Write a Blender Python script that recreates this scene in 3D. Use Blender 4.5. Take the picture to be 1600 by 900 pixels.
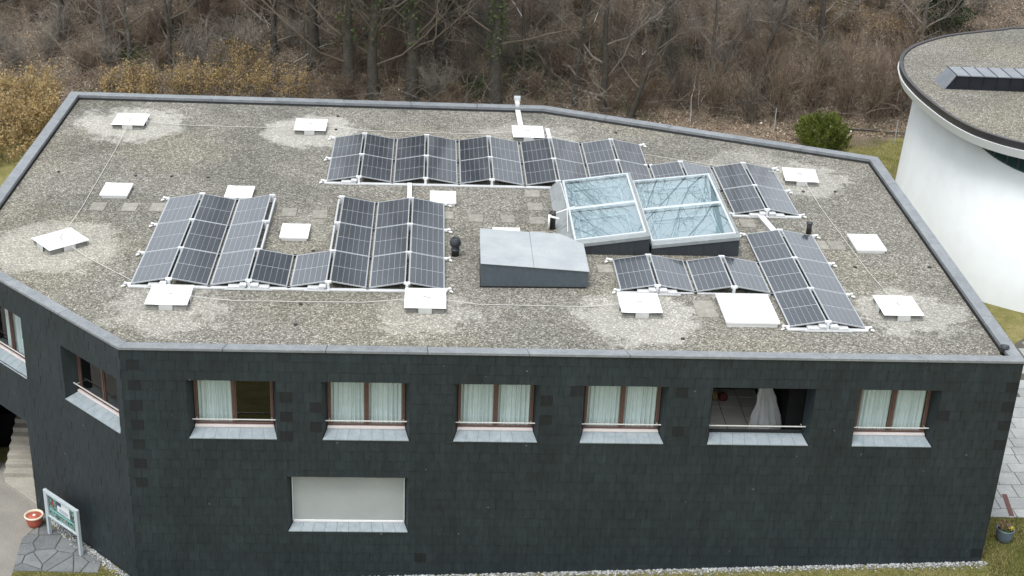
import bpy, math, random
import numpy as np
from mathutils import Vector, Matrix
R = math.radians
random.seed(7); rng = np.random.default_rng(7)
for o in list(bpy.data.objects): bpy.data.objects.remove(o)
scene = bpy.context.scene
COL = scene.collection

# ------------------------------------------------------------------ camera
PIT, YAW, ROL, FPX = .4447, .0631, .0452, 2273.27
cp, sp, cy, sy = math.cos(PIT), math.sin(PIT), math.cos(YAW), math.sin(YAW)
fw = Vector((sy*cp, cy*cp, -sp)); rt = Vector((cy, -sy, 0)); upv = rt.cross(fw)
r2 = rt*math.cos(ROL)+upv*math.sin(ROL); u2 = -rt*math.sin(ROL)+upv*math.cos(ROL)
cam = bpy.data.cameras.new('camera'); camo = bpy.data.objects.new('camera', cam); COL.objects.link(camo)
CAMP = Vector((3.7957, -53.7207, 27.3003))
camo.matrix_world = Matrix(((r2.x, u2.x, -fw.x, CAMP.x), (r2.y, u2.y, -fw.y, CAMP.y), (r2.z, u2.z, -fw.z, CAMP.z), (0, 0, 0, 1)))
cam.sensor_width = 36; cam.lens = FPX*36/1600; cam.clip_start = .5; cam.clip_end = 2000
scene.camera = camo
scene.render.resolution_x = 1024; scene.render.resolution_y = 576

# ------------------------------------------------------------------ world, sun, exposure
SUN_EL, SUN_AZ = R(66), R(215)          # azimuth clockwise from +Y
w = bpy.data.worlds.new('World'); scene.world = w; w.use_nodes = True
nt = w.node_tree; nt.nodes.clear()
wo = nt.nodes.new('ShaderNodeOutputWorld'); bg = nt.nodes.new('ShaderNodeBackground')
sky = nt.nodes.new('ShaderNodeTexSky'); sky.sky_type = 'NISHITA'; sky.sun_disc = False
sky.sun_elevation = SUN_EL; sky.sun_rotation = SUN_AZ; sky.air_density = 1.0; sky.dust_density = 6.0; sky.ozone_density = 1.0
hs = nt.nodes.new('ShaderNodeHueSaturation'); hs.inputs['Saturation'].default_value = .12
tc = nt.nodes.new('ShaderNodeTexCoord')
cn = nt.nodes.new('ShaderNodeTexNoise'); cn.inputs['Scale'].default_value = 2.2; cn.inputs['Detail'].default_value = 6; cn.inputs['Roughness'].default_value = .55
cr_ = nt.nodes.new('ShaderNodeMapRange'); cr_.inputs[1].default_value = .3; cr_.inputs[2].default_value = .7; cr_.inputs[3].default_value = .82; cr_.inputs[4].default_value = 1.15
cloud = nt.nodes.new('ShaderNodeMix'); cloud.data_type = 'RGBA'; cloud.inputs[0].default_value = .62
cloud.inputs[7].default_value = (6.55, 7.1, 7.75, 1)
mulc = nt.nodes.new('ShaderNodeMix'); mulc.data_type = 'RGBA'; mulc.blend_type = 'MULTIPLY'; mulc.inputs[0].default_value = 1
L = nt.links.new
L(sky.outputs[0], hs.inputs['Color']); L(hs.outputs[0], cloud.inputs[6]); L(tc.outputs['Generated'], cn.inputs['Vector'])
L(cn.outputs[0], cr_.inputs[0]); L(cloud.outputs[2], mulc.inputs[6]); L(cr_.outputs[0], mulc.inputs[7])
L(mulc.outputs[2], bg.inputs[0]); bg.inputs[1].default_value = .15; L(bg.outputs[0], wo.inputs[0])
sun = bpy.data.lights.new('sun', 'SUN'); sun.energy = 1.3; sun.angle = R(20); sun.color = (1, .985, .965)
so = bpy.data.objects.new('sun', sun); COL.objects.link(so)
sd = Vector((math.sin(SUN_AZ)*math.cos(SUN_EL), math.cos(SUN_AZ)*math.cos(SUN_EL), math.sin(SUN_EL)))
so.rotation_euler = sd.to_track_quat('Z', 'Y').to_euler(); so.location = (0, -30, 60)
vs = scene.view_settings; vs.view_transform = 'Standard'; vs.look = 'None'; vs.exposure = 0.62; vs.gamma = 1; vs.use_curve_mapping = False
scene.cycles.max_bounces = 8; scene.cycles.transparent_max_bounces = 12; scene.cycles.glossy_bounces = 4; scene.cycles.caustics_reflective = False; scene.cycles.caustics_refractive = False

# ------------------------------------------------------------------ materials
def newmat(name):
    m = bpy.data.materials.new(name); m.use_nodes = True
    n = m.node_tree.nodes; b = n['Principled BSDF']
    return m, m.node_tree, n, b
def N(t, typ, **kw):
    nd = t.nodes.new(typ)
    for k, v in kw.items(): setattr(nd, k, v)
    return nd
def mixc(t, fac, a, b, blend='MIX'):
    m = N(t, 'ShaderNodeMix', data_type='RGBA', blend_type=blend)
    for sock, v in ((m.inputs[0], fac), (m.inputs[6], a), (m.inputs[7], b)):
        if hasattr(v, 'links') or isinstance(v, bpy.types.NodeSocket): t.links.new(v, sock)
        elif isinstance(v, (int, float)): sock.default_value = v
        else: sock.default_value = (*v, 1)
    return m.outputs[2]
def noise(t, vec, scale, detail=4, rough=.55, out=0):
    n = N(t, 'ShaderNodeTexNoise'); n.inputs['Scale'].default_value = scale; n.inputs['Detail'].default_value = detail; n.inputs['Roughness'].default_value = rough
    t.links.new(vec, n.inputs['Vector']); return n.outputs[out]
def ramp(t, v, a, b, lo=0., hi=1., smooth=False):
    n = N(t, 'ShaderNodeMapRange'); n.interpolation_type = 'SMOOTHSTEP' if smooth else 'LINEAR'
    t.links.new(v, n.inputs[0])
    for i, x in ((1, a), (2, b), (3, lo), (4, hi)): n.inputs[i].default_value = x
    return n.outputs[0]
def mth(t, op, a, b=0.0, c=None):
    n = N(t, 'ShaderNodeMath', operation=op)
    for i, v in enumerate((a, b, c)):
        if v is None: continue
        if isinstance(v, bpy.types.NodeSocket): t.links.new(v, n.inputs[i])
        else: n.inputs[i].default_value = v
    return n.outputs[0]
def island(t):
    g = N(t, 'ShaderNodeNewGeometry'); o = N(t, 'ShaderNodeObjectInfo')
    return mth(t, 'FRACT', mth(t, 'ADD', g.outputs['Random Per Island'], o.outputs['Random']))
def bump(t, b, h, strength, dist):
    n = N(t, 'ShaderNodeBump'); n.inputs['Strength'].default_value = strength; n.inputs['Distance'].default_value = dist
    t.links.new(h, n.inputs['Height']); t.links.new(n.outputs[0], b.inputs['Normal'])
def pbr(name, c1, c2=None, scale=3, rough=.6, metal=0, spec=.5, bs=0, bd=.004, bst=.5, isl=None, coat=0, fine=None):
    m, t, n, b = newmat(name)
    vec = N(t, 'ShaderNodeTexCoord').outputs['Object']
    col = None
    if c2: col = mixc(t, ramp(t, noise(t, vec, scale, 6, .6), .3, .7), c1, c2)
    if isl:   # random brightness per piece
        r = island(t); f = ramp(t, r, 0, 1, 1-isl, 1+isl)
        base = col if col is not None else c1
        col = mixc(t, 1.0, base, f, 'MULTIPLY')
    if fine:
        f2 = ramp(t, noise(t, vec, fine[0], 3, .6), .3, .7, 1-fine[1], 1+fine[1])
        col = mixc(t, 1.0, col if col is not None else c1, f2, 'MULTIPLY')
    if col is None: b.inputs['Base Color'].default_value = (*c1, 1)
    else: t.links.new(col, b.inputs['Base Color'])
    b.inputs['Roughness'].default_value = rough; b.inputs['Metallic'].default_value = metal; b.inputs['Specular IOR Level'].default_value = spec
    b.inputs['Coat Weight'].default_value = coat; b.inputs['Coat Roughness'].default_value = .06
    if bs: bump(t, b, noise(t, vec, bs, 5, .6), bst, bd)
    return m

MAT = {}
def slate_mat(name, c1, c2, isl, specks=True, rough=.55):
    m, t, n, b = newmat(name)
    vec = N(t, 'ShaderNodeNewGeometry').outputs['Position']
    col = mixc(t, ramp(t, noise(t, vec, .55, 5, .6), .3, .7), c1, c2)
    f = ramp(t, island(t), 0, 1, 1-isl, 1+isl); col = mixc(t, 1., col, f, 'MULTIPLY')
    mp = N(t, 'ShaderNodeMapping'); t.links.new(vec, mp.inputs[0]); mp.inputs['Scale'].default_value = (1, 1, .25)
    f2 = ramp(t, noise(t, mp.outputs[0], 9, 6, .65), .3, .7, .74, 1.26); col = mixc(t, 1., col, f2, 'MULTIPLY')
    mp2 = N(t, 'ShaderNodeMapping'); t.links.new(vec, mp2.inputs[0]); mp2.inputs['Scale'].default_value = (1, 1, .07)
    col = mixc(t, 1., col, ramp(t, noise(t, mp2.outputs[0], 2.4, 4, .6), .3, .7, .84, 1.18), 'MULTIPLY')
    if specks:
        v = N(t, 'ShaderNodeTexVoronoi'); v.inputs['Scale'].default_value = 1.6; t.links.new(vec, v.inputs['Vector'])
        s = ramp(t, v.outputs['Distance'], .015, .045, 1, 0); col = mixc(t, mth(t, 'MULTIPLY', s, .55), col, (.32, .34, .33))
        v2 = N(t, 'ShaderNodeTexVoronoi'); v2.inputs['Scale'].default_value = 6; t.links.new(vec, v2.inputs['Vector'])
        s = ramp(t, v2.outputs['Distance'], .03, .09, .30, 0); col = mixc(t, s, col, (.25, .27, .27))
    t.links.new(col, b.inputs['Base Color']); b.inputs['Roughness'].default_value = rough; b.inputs['Specular IOR Level'].default_value = .4
    bump(t, b, noise(t, vec, 30, 5, .6), .35, .004)
    return m
MAT['slate'] = slate_mat('slate', (.0120, .0182, .0214), (.0175, .0252, .0288), .095)
MAT['slate_dark'] = slate_mat('replacement_slate', (.0070, .0095, .0120), (.009, .0115, .0140), .1, False)
MAT['sill'] = pbr('sill_slate', (.20, .238, .258), (.275, .31, .325), 5, rough=.45, isl=.03, fine=(25, .10))  # pale base colour includes the sky's grazing reflection on the sill slates
MAT['coping'] = pbr('zinc_coping', (.150, .162, .172), (.215, .228, .236), 2.5, rough=.5, metal=0, spec=.5, isl=.07, fine=(14, .16))
MAT['coping_in'] = pbr('parapet_shadow_tone', (.03, .03, .032), (.05, .05, .05), 3, rough=.8)  # dark base colour holds the shadow on the parapet's inner face
MAT['backing'] = pbr('wall_backing', (.012, .014, .015), rough=.9)
MAT['dark_room'] = pbr('unlit_room_tone', (.007, .007, .008), (.010, .010, .011), 2, rough=.95, spec=.05)  # near-black colour painted in for the unlit rooms, loggia and entrance

def gravel_mat(name, anchors, light=1.0):
    m, t, n, b = newmat(name)
    vec = N(t, 'ShaderNodeNewGeometry').outputs['Position']
    v = N(t, 'ShaderNodeTexVoronoi'); v.inputs['Scale'].default_value = 24; t.links.new(vec, v.inputs['Vector'])
    sep = N(t, 'ShaderNodeSeparateColor'); t.links.new(v.outputs['Color'], sep.inputs[0])
    cr = N(t, 'ShaderNodeValToRGB'); e = cr.color_ramp.elements
    e[0].position = 0; e[0].color = (.078, .073, .064, 1); e[1].position = 1; e[1].color = (.49, .475, .43, 1)
    for p, c in ((.35, (.165, .155, .135)), (.62, (.235, .222, .194)), (.84, (.33, .313, .275))):
        k = e.new(p); k.color = (*c, 1)
    t.links.new(sep.outputs[0], cr.inputs[0]); col = cr.outputs[0]
    col = mixc(t, ramp(t, v.outputs['Distance'], .25, .6, 0, .55), col, (.07, .064, .054))
    # clumps and mossy, weathered areas
    col = mixc(t, 1., col, ramp(t, noise(t, vec, 5.5, 5, .7), .3, .7, .80, 1.20), 'MULTIPLY')
    dirt = ramp(t, noise(t, vec, .23, 6, .62), .44, .62, 0, .75, True)
    sx = N(t, 'ShaderNodeSeparateXYZ'); t.links.new(vec, sx.inputs[0])
    old = mth(t, 'ADD', mth(t, 'MULTIPLY', sx.outputs[1], .045), mth(t, 'MULTIPLY', sx.outputs[0], -.03))   # the older, mossier bed lies at the rear left
    dirt = mth(t, 'MULTIPLY', dirt, ramp(t, mth(t, 'ADD', old, noise(t, vec, .3, 4)), .1, .8, .45, 1.0))
    col = mixc(t, dirt, col, mixc(t, 1., col, (.52, .545, .54), 'MULTIPLY'))
    moss = ramp(t, noise(t, vec, .9, 6, .7), .58, .74, 0, .35, True); col = mixc(t, moss, col, (.085, .085, .055))
    warm = ramp(t, noise(t, vec, .16, 4, .5), .42, .62, 0, .5, True); col = mixc(t, warm, col, mixc(t, 1., col, (1.1, 1.05, .92), 'MULTIPLY'))
    if anchors:
        wn = N(t, 'ShaderNodeTexNoise'); wn.inputs['Scale'].default_value = 1.1; wn.inputs['Detail'].default_value = 8; wn.inputs['Roughness'].default_value = .68; t.links.new(vec, wn.inputs['Vector'])
        vm = N(t, 'ShaderNodeVectorMath', operation='MULTIPLY_ADD'); t.links.new(wn.outputs['Color'], vm.inputs[0]); vm.inputs[1].default_value = (3.4, 3.4, 0); vm.inputs[2].default_value = (-1.7, -1.7, 0)
        va = N(t, 'ShaderNodeVectorMath', operation='ADD'); t.links.new(vec, va.inputs[0]); t.links.new(vm.outputs[0], va.inputs[1])
        tot = None
        for (x, y, r, s) in anchors:
            d = N(t, 'ShaderNodeVectorMath', operation='DISTANCE'); t.links.new(va.outputs[0], d.inputs[0]); d.inputs[1].default_value = (x, y, 7.9)
            k = ramp(t, d.outputs['Value'], r*.78, r*1.08, s, 0, True)
            tot = k if tot is None else mth(t, 'MAXIMUM', tot, k)
        col = mixc(t, tot, col, mixc(t, 1., mixc(t, .40, col, (.36, .35, .325)), (1.5, 1.5, 1.5), 'MULTIPLY'))
    col = mixc(t, 1., col, (1.07, 1.075, 1.06), 'MULTIPLY')
    t.links.new(col, b.inputs['Base Color']); b.inputs['Roughness'].default_value = .9; b.inputs['Specular IOR Level'].default_value = .2
    bump(t, b, v.outputs['Distance'], -.9, .02)
    return m

MAT['alu'] = pbr('aluminium', (.50, .52, .53), (.42, .44, .45), 6, rough=.38, metal=.55)
MAT['alu_white'] = pbr('bright_aluminium', (.74, .75, .76), rough=.4, metal=.2, isl=.06)
MAT['galv'] = pbr('galvanised_steel', (.50, .52, .54), (.62, .64, .66), 9, rough=.42, metal=.4)
MAT['clamp'] = pbr('white_plastic_clamp', (.8, .8, .79), rough=.5)
MAT['concrete_block'] = pbr('ballast_block', (.46, .47, .47), (.58, .585, .58), 8, rough=.85, isl=.1, bs=40, bd=.004)
def cell_mat():
    m, t, n, b = newmat('solar_cell')
    oc = N(t, 'ShaderNodeTexCoord').outputs['Object']
    s = N(t, 'ShaderNodeSeparateXYZ'); t.links.new(oc, s.inputs[0])
    fr = mth(t, 'FRACT', mth(t, 'ADD', mth(t, 'DIVIDE', s.outputs[1], .0906), 50.0))
    ln = mth(t, 'LESS_THAN', mth(t, 'ABSOLUTE', mth(t, 'SUBTRACT', fr, .5)), .42)     # 1 on the cell, 0 on the joint
    base = mixc(t, ramp(t, N(t, 'ShaderNodeObjectInfo').outputs['Random'], 0, 1), (.0055, .0105, .0200), (.009, .0145, .0250))
    col = mixc(t, ln, (.095, .105, .115), base)
    t.links.new(col, b.inputs['Base Color']); b.inputs['Roughness'].default_value = .35
    b.inputs['Coat Weight'].default_value = 1; b.inputs['Coat Roughness'].default_value = .09; b.inputs['Coat IOR'].default_value = 1.5
    bump(t, b, noise(t, oc, 2.5, 2, .5), .05, .01)
    return m
MAT['cell'] = cell_mat()
MAT['laminate'] = pbr('white_backsheet', (.38, .395, .405), rough=.4, coat=1)
MAT['white_cover'] = pbr('white_membrane', (.80, .80, .78), (.72, .72, .69), 2.5, rough=.55, fine=(5, .08), bs=3.5, bd=.03, bst=.25)
MAT['strap'] = pbr('grey_strap', (.42, .42, .40), (.5, .5, .48), 4, rough=.7)
MAT['dome'] = pbr('opal_acrylic', (.84, .84, .82), (.78, .78, .75), 3, rough=.28, coat=.3)
MAT['slab_stack'] = pbr('stacked_concrete', (.16, .16, .145), (.30, .295, .27), 4, rough=.9, isl=.2, fine=(30, .2))
MAT['paver'] = pbr('concrete_paver', (.19, .178, .148), (.275, .26, .222), 3.5, rough=.9, isl=.12, fine=(26, .2), bs=60, bd=.003)
MAT['rope'] = pbr('safety_rope', (.50, .49, .45), rough=.7)
MAT['black_pipe'] = pbr('black_plastic', (.018, .016, .016), (.03, .026, .025), 6, rough=.5)
MAT['anthracite'] = pbr('anthracite_sheet', (.026, .031, .037), (.036, .042, .048), 2, rough=.42, spec=.5, fine=(9, .12))
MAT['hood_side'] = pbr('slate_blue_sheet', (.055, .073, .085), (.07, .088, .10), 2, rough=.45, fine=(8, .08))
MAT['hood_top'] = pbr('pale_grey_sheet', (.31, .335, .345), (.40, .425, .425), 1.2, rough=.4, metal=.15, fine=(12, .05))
MAT['flash'] = pbr('grey_flashing', (.24, .26, .26), (.33, .35, .35), 2, rough=.45, metal=.3, fine=(10, .1))
MAT['sky_frame'] = pbr('silver_frame', (.66, .69, .70), (.58, .61, .62), 3, rough=.35, metal=.35)
MAT['well'] = pbr('white_light_well', (.275, .32, .335), (.33, .375, .385), 2, rough=.7)
MAT['well_edge'] = pbr('white_inner_frame', (.40, .47, .50), rough=.5)
def glass_mat(name, tint, refl, rough=.0):
    m = bpy.data.materials.new(name); m.use_nodes = True; t = m.node_tree; t.nodes.clear()
    o = N(t, 'ShaderNodeOutputMaterial'); tr = N(t, 'ShaderNodeBsdfTransparent'); tr.inputs[0].default_value = (*tint, 1)
    gl = N(t, 'ShaderNodeBsdfGlossy'); gl.inputs['Roughness'].default_value = rough; gl.inputs[0].default_value = (.97, 1, 1, 1)
    lw = N(t, 'ShaderNodeLayerWeight'); lw.inputs[0].default_value = .5
    f0 = ((refl-1)/(refl+1))**2; fac = mth(t, 'MULTIPLY_ADD', mth(t, 'POWER', lw.outputs['Facing'], 5.0), 1-f0, f0)
    mx = N(t, 'ShaderNodeMixShader'); t.links.new(fac, mx.inputs[0]); t.links.new(tr.outputs[0], mx.inputs[1]); t.links.new(gl.outputs[0], mx.inputs[2]); t.links.new(mx.outputs[0], o.inputs[0])
    return m
MAT['glass'] = glass_mat('window_glass', (.90, .95, .94), 1.6)
MAT['sky_glass'] = glass_mat('coated_skylight_glass', (.80, .90, .93), 2.7)
MAT['wood_frame'] = pbr('brown_timber', (.072, .038, .031), (.105, .058, .047), 6, rough=.5, fine=(20, .15))
MAT['sash_metal'] = pbr('brown_sash_edge', (.12, .072, .060), rough=.45)
MAT['pink_sill'] = pbr('pale_sill_board', (.66, .585, .56), (.74, .66, .63), 3, rough=.5)
MAT['rail'] = pbr('guard_rail', (.56, .55, .52), rough=.4, metal=.3)
MAT['curtain'] = pbr('white_voile', (.57, .63, .645), (.63, .68, .69), 4, rough=.9)
MAT['blind'] = pbr('grey_roller_blind', (.29, .31, .305), (.335, .352, .345), 1.2, rough=.75)
MAT['white_strip'] = pbr('white_sill_strip', (.72, .70, .70), rough=.5)
MAT['tile_floor'] = pbr('loggia_tile', (.46, .44, .39), (.54, .52, .46), 2, rough=.6, isl=.06)
def plastic_mat():
    m, t, n, b = newmat('clear_plastic_sheet')
    b.inputs['Base Color'].default_value = (.75, .77, .77, 1); b.inputs['Roughness'].default_value = .22
    tr = N(t, 'ShaderNodeBsdfTransparent'); tl = N(t, 'ShaderNodeBsdfTranslucent'); tl.inputs[0].default_value = (.8, .82, .82, 1)
    m1 = N(t, 'ShaderNodeMixShader'); m1.inputs[0].default_value = .35; t.links.new(b.outputs[0], m1.inputs[1]); t.links.new(tl.outputs[0], m1.inputs[2])
    m2 = N(t, 'ShaderNodeMixShader'); m2.inputs[0].default_value = .33; t.links.new(tr.outputs[0], m2.inputs[1]); t.links.new(m1.outputs[0], m2.inputs[2])
    t.links.new(m2.outputs[0], n['Material Output'].inputs[0]); return m
MAT['plastic'] = plastic_mat()
MAT['render_white'] = pbr('white_render', (.70, .725, .72), (.675, .70, .695), .35, rough=.8, fine=(1.2, .03), bs=60, bd=.002)
MAT['cornice_white'] = pbr('white_cornice', (.66, .68, .68), rough=.6)
MAT['fascia'] = pbr('dark_zinc_fascia', (.028, .026, .028), (.04, .038, .04), 1, rough=.45)
MAT['zinc_dark'] = pbr('dark_zinc', (.012, .014, .019), (.018, .020, .026), 2, rough=.6, spec=.2, isl=.08)
MAT['zinc_pale'] = pbr('weathered_zinc', (.15, .165, .185), (.21, .225, .245), 2, rough=.42, isl=.08)
MAT['green_glass'] = pbr('dark_green_glazing', (.02, .045, .042), rough=.08, spec=.7)
MAT['step'] = pbr('stone_step', (.27, .25, .21), (.36, .335, .285), 2.2, rough=.85, fine=(18, .12), bs=50, bd=.003)
MAT['asphalt'] = pbr('pale_asphalt', (.185, .172, .15), (.25, .232, .20), .8, rough=.92, fine=(45, .3), bs=70, bd=.006)
MAT['flag'] = pbr('grey_flagstone', (.115, .122, .126), (.17, .178, .18), 2.2, rough=.75, isl=.16, fine=(16, .15), bs=22, bd=.01)
MAT['flag_pale'] = pbr('pale_flagstone', (.23, .238, .236), (.31, .315, .305), 1.6, rough=.8, isl=.14, fine=(14, .14), bs=22, bd=.008)
MAT['joint'] = pbr('soil_joint', (.06, .056, .045), (.10, .09, .07), 8, rough=.95)
MAT['pebble'] = pbr('pale_pebbles', (.24, .245, .24), (.33, .335, .33), 3, rough=.85, isl=.6)
MAT['board_metal'] = pbr('board_aluminium', (.46, .52, .55), (.54, .60, .62), 5, rough=.42, metal=.25)
MAT['terracotta'] = pbr('terracotta', (.36, .075, .045), (.42, .10, .06), 5, rough=.45, fine=(14, .1))
MAT['cream_glaze'] = pbr('cream_glaze', (.66, .58, .44), (.58, .50, .37), 6, rough=.4)
MAT['soil'] = pbr('potting_soil', (.05, .042, .018), (.085, .07, .03), 9, rough=.95, bs=30, bd=.02)
MAT['blue_glaze'] = pbr('blue_grey_glaze', (.085, .115, .145), (.12, .155, .185), 4, rough=.3)
MAT['cor_ten'] = pbr('rusty_steel_strip', (.085, .035, .03), (.12, .055, .045), 5, rough=.75)
MAT['stone_white'] = pbr('white_stone', (.75, .68, .58), rough=.7)
def leafmat(name, cols, isl=.35, trans=.25, rough=.7):
    m, t, n, b = newmat(name)
    cr = N(t, 'ShaderNodeValToRGB'); e = cr.color_ramp.elements
    for i, c in enumerate(cols):
        p = i/(len(cols)-1)
        k = e[0] if i == 0 else (e[1] if i == len(cols)-1 else e.new(p)); k.position = p; k.color = (*c, 1)
    t.links.new(island(t), cr.inputs[0]); col = cr.outputs[0]
    pos = N(t, 'ShaderNodeNewGeometry').outputs['Position']
    col = mixc(t, 1., col, ramp(t, noise(t, pos, .6, 4, .6), .3, .7, 1-isl, 1+isl), 'MULTIPLY')
    t.links.new(col, b.inputs['Base Color']); b.inputs['Roughness'].default_value = rough; b.inputs['Specular IOR Level'].default_value = .25
    if trans:
        tl = N(t, 'ShaderNodeBsdfTranslucent'); t.links.new(col, tl.inputs[0])
        mx = N(t, 'ShaderNodeMixShader'); mx.inputs[0].default_value = trans
        t.links.new(b.outputs[0], mx.inputs[1]); t.links.new(tl.outputs[0], mx.inputs[2]); t.links.new(mx.outputs[0], n['Material Output'].inputs[0])
    return m
MAT['bark'] = pbr('grey_brown_bark', (.045, .040, .033), (.085, .075, .062), 3, rough=.95, fine=(14, .3), bs=16, bd=.03, bst=.8)
MAT['bark_pale'] = pbr('pale_grey_bark', (.10, .09, .076), (.155, .14, .12), 3, rough=.95, fine=(14, .3), bs=16, bd=.03, bst=.8)
MAT['twig'] = leafmat('bare_twigs', [(.098, .087, .072), (.205, .178, .148), (.26, .23, .196), (.155, .128, .10)], .25, 0, .9)
MAT['twig_pale'] = leafmat('pale_twigs', [(.19, .172, .147), (.30, .275, .243), (.235, .207, .173)], .2, 0, .9)
MAT['twig_red'] = leafmat('reddish_twigs', [(.15, .108, .074), (.25, .188, .135), (.19, .145, .11)], .2, 0, .9)
MAT['litter'] = leafmat('dead_leaves', [(.1300, .0858, .0559), (.2275, .1560, .1014), (.3380, .2470, .1690), (.1690, .1170, .0780), (.4420, .3510, .2600)], .4, 0, .85)
MAT['tan_leaf'] = leafmat('tan_winter_leaves', [(.46, .35, .17), (.60, .48, .26), (.68, .57, .35), (.38, .27, .13)], .22, .35)
MAT['brown_leaf'] = leafmat('russet_winter_leaves', [(.21, .135, .07), (.30, .205, .11), (.36, .26, .15)], .3, .3)
MAT['ever'] = leafmat('evergreen_sprays', [(.12, .15, .032), (.26, .275, .05), (.48, .45, .085), (.17, .20, .045)], .3, .3)
MAT['conifer'] = leafmat('dark_conifer_needles', [(.014, .024, .012), (.026, .040, .018), (.04, .055, .022)], .3, .1)
MAT['ivy'] = leafmat('ivy_leaves', [(.035, .065, .02), (.07, .11, .036), (.12, .155, .06)], .3, .1, .5)
MAT['grass'] = leafmat('grass_blades', [(.1450, .1595, .0435), (.2320, .2248, .0725), (.3915, .3407, .1450), (.1885, .1885, .0551)], .35, .3)
MAT['wither'] = leafmat('withered_leaves', [(.30, .23, .13), (.42, .34, .2), (.2, .15, .08)], .2, .2)
MAT['yellow'] = leafmat('yellow_petals', [(.55, .40, .03), (.62, .48, .05)], .1, .2)
def ground_mat():
    m, t, n, b = newmat('ground_soil')
    pos = N(t, 'ShaderNodeNewGeometry').outputs['Position']; s = N(t, 'ShaderNodeSeparateXYZ'); t.links.new(pos, s.inputs[0])
    wob = mth(t, 'ADD', s.outputs[1], ramp(t, noise(t, pos, .25, 4), .3, .7, -2.2, 2.2))
    f = ramp(t, wob, 19.2, 20.6, 0, 1, True)
    lawn = mixc(t, ramp(t, noise(t, pos, 1.3, 6, .65), .3, .7), (.145, .145, .045), (.28, .24, .105))
    lawn = mixc(t, 1., lawn, ramp(t, noise(t, pos, 28, 3), .3, .7, .65, 1.35), 'MULTIPLY')
    lit = mixc(t, ramp(t, noise(t, pos, .5, 6, .65), .3, .7), (.118, .09, .066), (.24, .187, .137))
    lit = mixc(t, ramp(t, noise(t, pos, .33, 3, .5, 0), .56, .66, 0, .45), lit, (.055, .065, .03))
    lit = mixc(t, 1., lit, ramp(t, noise(t, pos, 9, 5, .7), .3, .7, .5, 1.5), 'MULTIPLY')
    t.links.new(mixc(t, f, lawn, lit), b.inputs['Base Color']); b.inputs['Roughness'].default_value = .95; b.inputs['Specular IOR Level'].default_value = .1
    bump(t, b, noise(t, pos, 7, 6, .7), .9, .12); return m
MAT['ground'] = ground_mat()

# ------------------------------------------------------------------ mesh helpers
class MB:
    def __init__(s): s.v = []; s.f = []
    def add(s, vs, fs):
        o = len(s.v); s.v += [tuple(p) for p in vs]; s.f += [tuple(i+o for i in f) for f in fs]; return s
    def box(s, x0, x1, y0, y1, z0, z1):
        return s.hexa([(x0, y0, z0), (x1, y0, z0), (x1, y1, z0), (x0, y1, z0), (x0, y0, z1), (x1, y0, z1), (x1, y1, z1), (x0, y1, z1)])
    def hexa(s, p):       # bottom 4 (ccw from above), top 4
        return s.add(p, [(3, 2, 1, 0), (4, 5, 6, 7), (0, 1, 5, 4), (1, 2, 6, 5), (2, 3, 7, 6), (3, 0, 4, 7)])
    def prism(s, poly, z0, z1):
        n = len(poly); zf0 = z0 if callable(z0) else (lambda x, y: z0); zf1 = z1 if callable(z1) else (lambda x, y: z1)
        vs = [(x, y, zf0(x, y)) for x, y in poly]+[(x, y, zf1(x, y)) for x, y in poly]
        return s.add(vs, [tuple(range(n-1, -1, -1)), tuple(range(n, 2*n))]+[(i, (i+1) % n, n+(i+1) % n, n+i) for i in range(n)])
    def tube(s, pts, rad, n=6, caps=True):
        pts = [Vector(p) for p in pts]; k = len(pts)
        if not hasattr(rad, '__len__'): rad = [rad]*k
        vs = []; a = None
        for i, p in enumerate(pts):
            d = (pts[min(i+1, k-1)]-pts[max(i-1, 0)]); d = d.normalized() if d.length > 1e-9 else Vector((0, 0, 1))
            if a is None: a = d.orthogonal().normalized()
            else:
                a = a-d*a.dot(d); a = a.normalized() if a.length > 1e-6 else d.orthogonal().normalized()
            b = d.cross(a)
            for j in range(n):
                q = 2*math.pi*j/n; vs.append(p+(a*math.cos(q)+b*math.sin(q))*rad[i])
        fs = [(i*n+j, i*n+(j+1) % n, (i+1)*n+(j+1) % n, (i+1)*n+j) for i in range(k-1) for j in range(n)]
        if caps: fs += [tuple(range(n-1, -1, -1)), tuple(range((k-1)*n, k*n))]
        return s.add(vs, fs)
    def lathe(s, prof, cx, cy, cz, n=24):
        vs = []; k = len(prof)
        for r, z in prof:
            for j in range(n): q = 2*math.pi*j/n; vs.append((cx+r*math.cos(q), cy+r*math.sin(q), cz+z))
        fs = [(i*n+j, i*n+(j+1) % n, (i+1)*n+(j+1) % n, (i+1)*n+j) for i in range(k-1) for j in range(n)]
        if prof[0][0] > 0: fs.append(tuple(range(n-1, -1, -1)))
        if prof[-1][0] > 0: fs.append(tuple(range((k-1)*n, k*n)))
        return s.add(vs, fs)
    def quad(s, a, b, c, d): return s.add([a, b, c, d], [(0, 1, 2, 3)])
ORG = {}
def link(o): COL.objects.link(o); return o
def mesh_of(name, mb, mat, org=(0, 0, 0), smooth=False):
    me = bpy.data.meshes.new(name)
    v = mb.v if not any(org) else [(a-org[0], b-org[1], c-org[2]) for a, b, c in mb.v]
    me.from_pydata(v, [], mb.f); me.materials.append(MAT[mat] if isinstance(mat, str) else mat)
    if smooth: me.polygons.foreach_set('use_smooth', [True]*len(me.polygons))
    me.update(); return me
def tag(o, label=None, cat=None, group=None, kind=None):
    if label: o['label'] = label
    if cat: o['category'] = cat
    if group: o['group'] = group
    if kind: o['kind'] = kind
    return o
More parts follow.
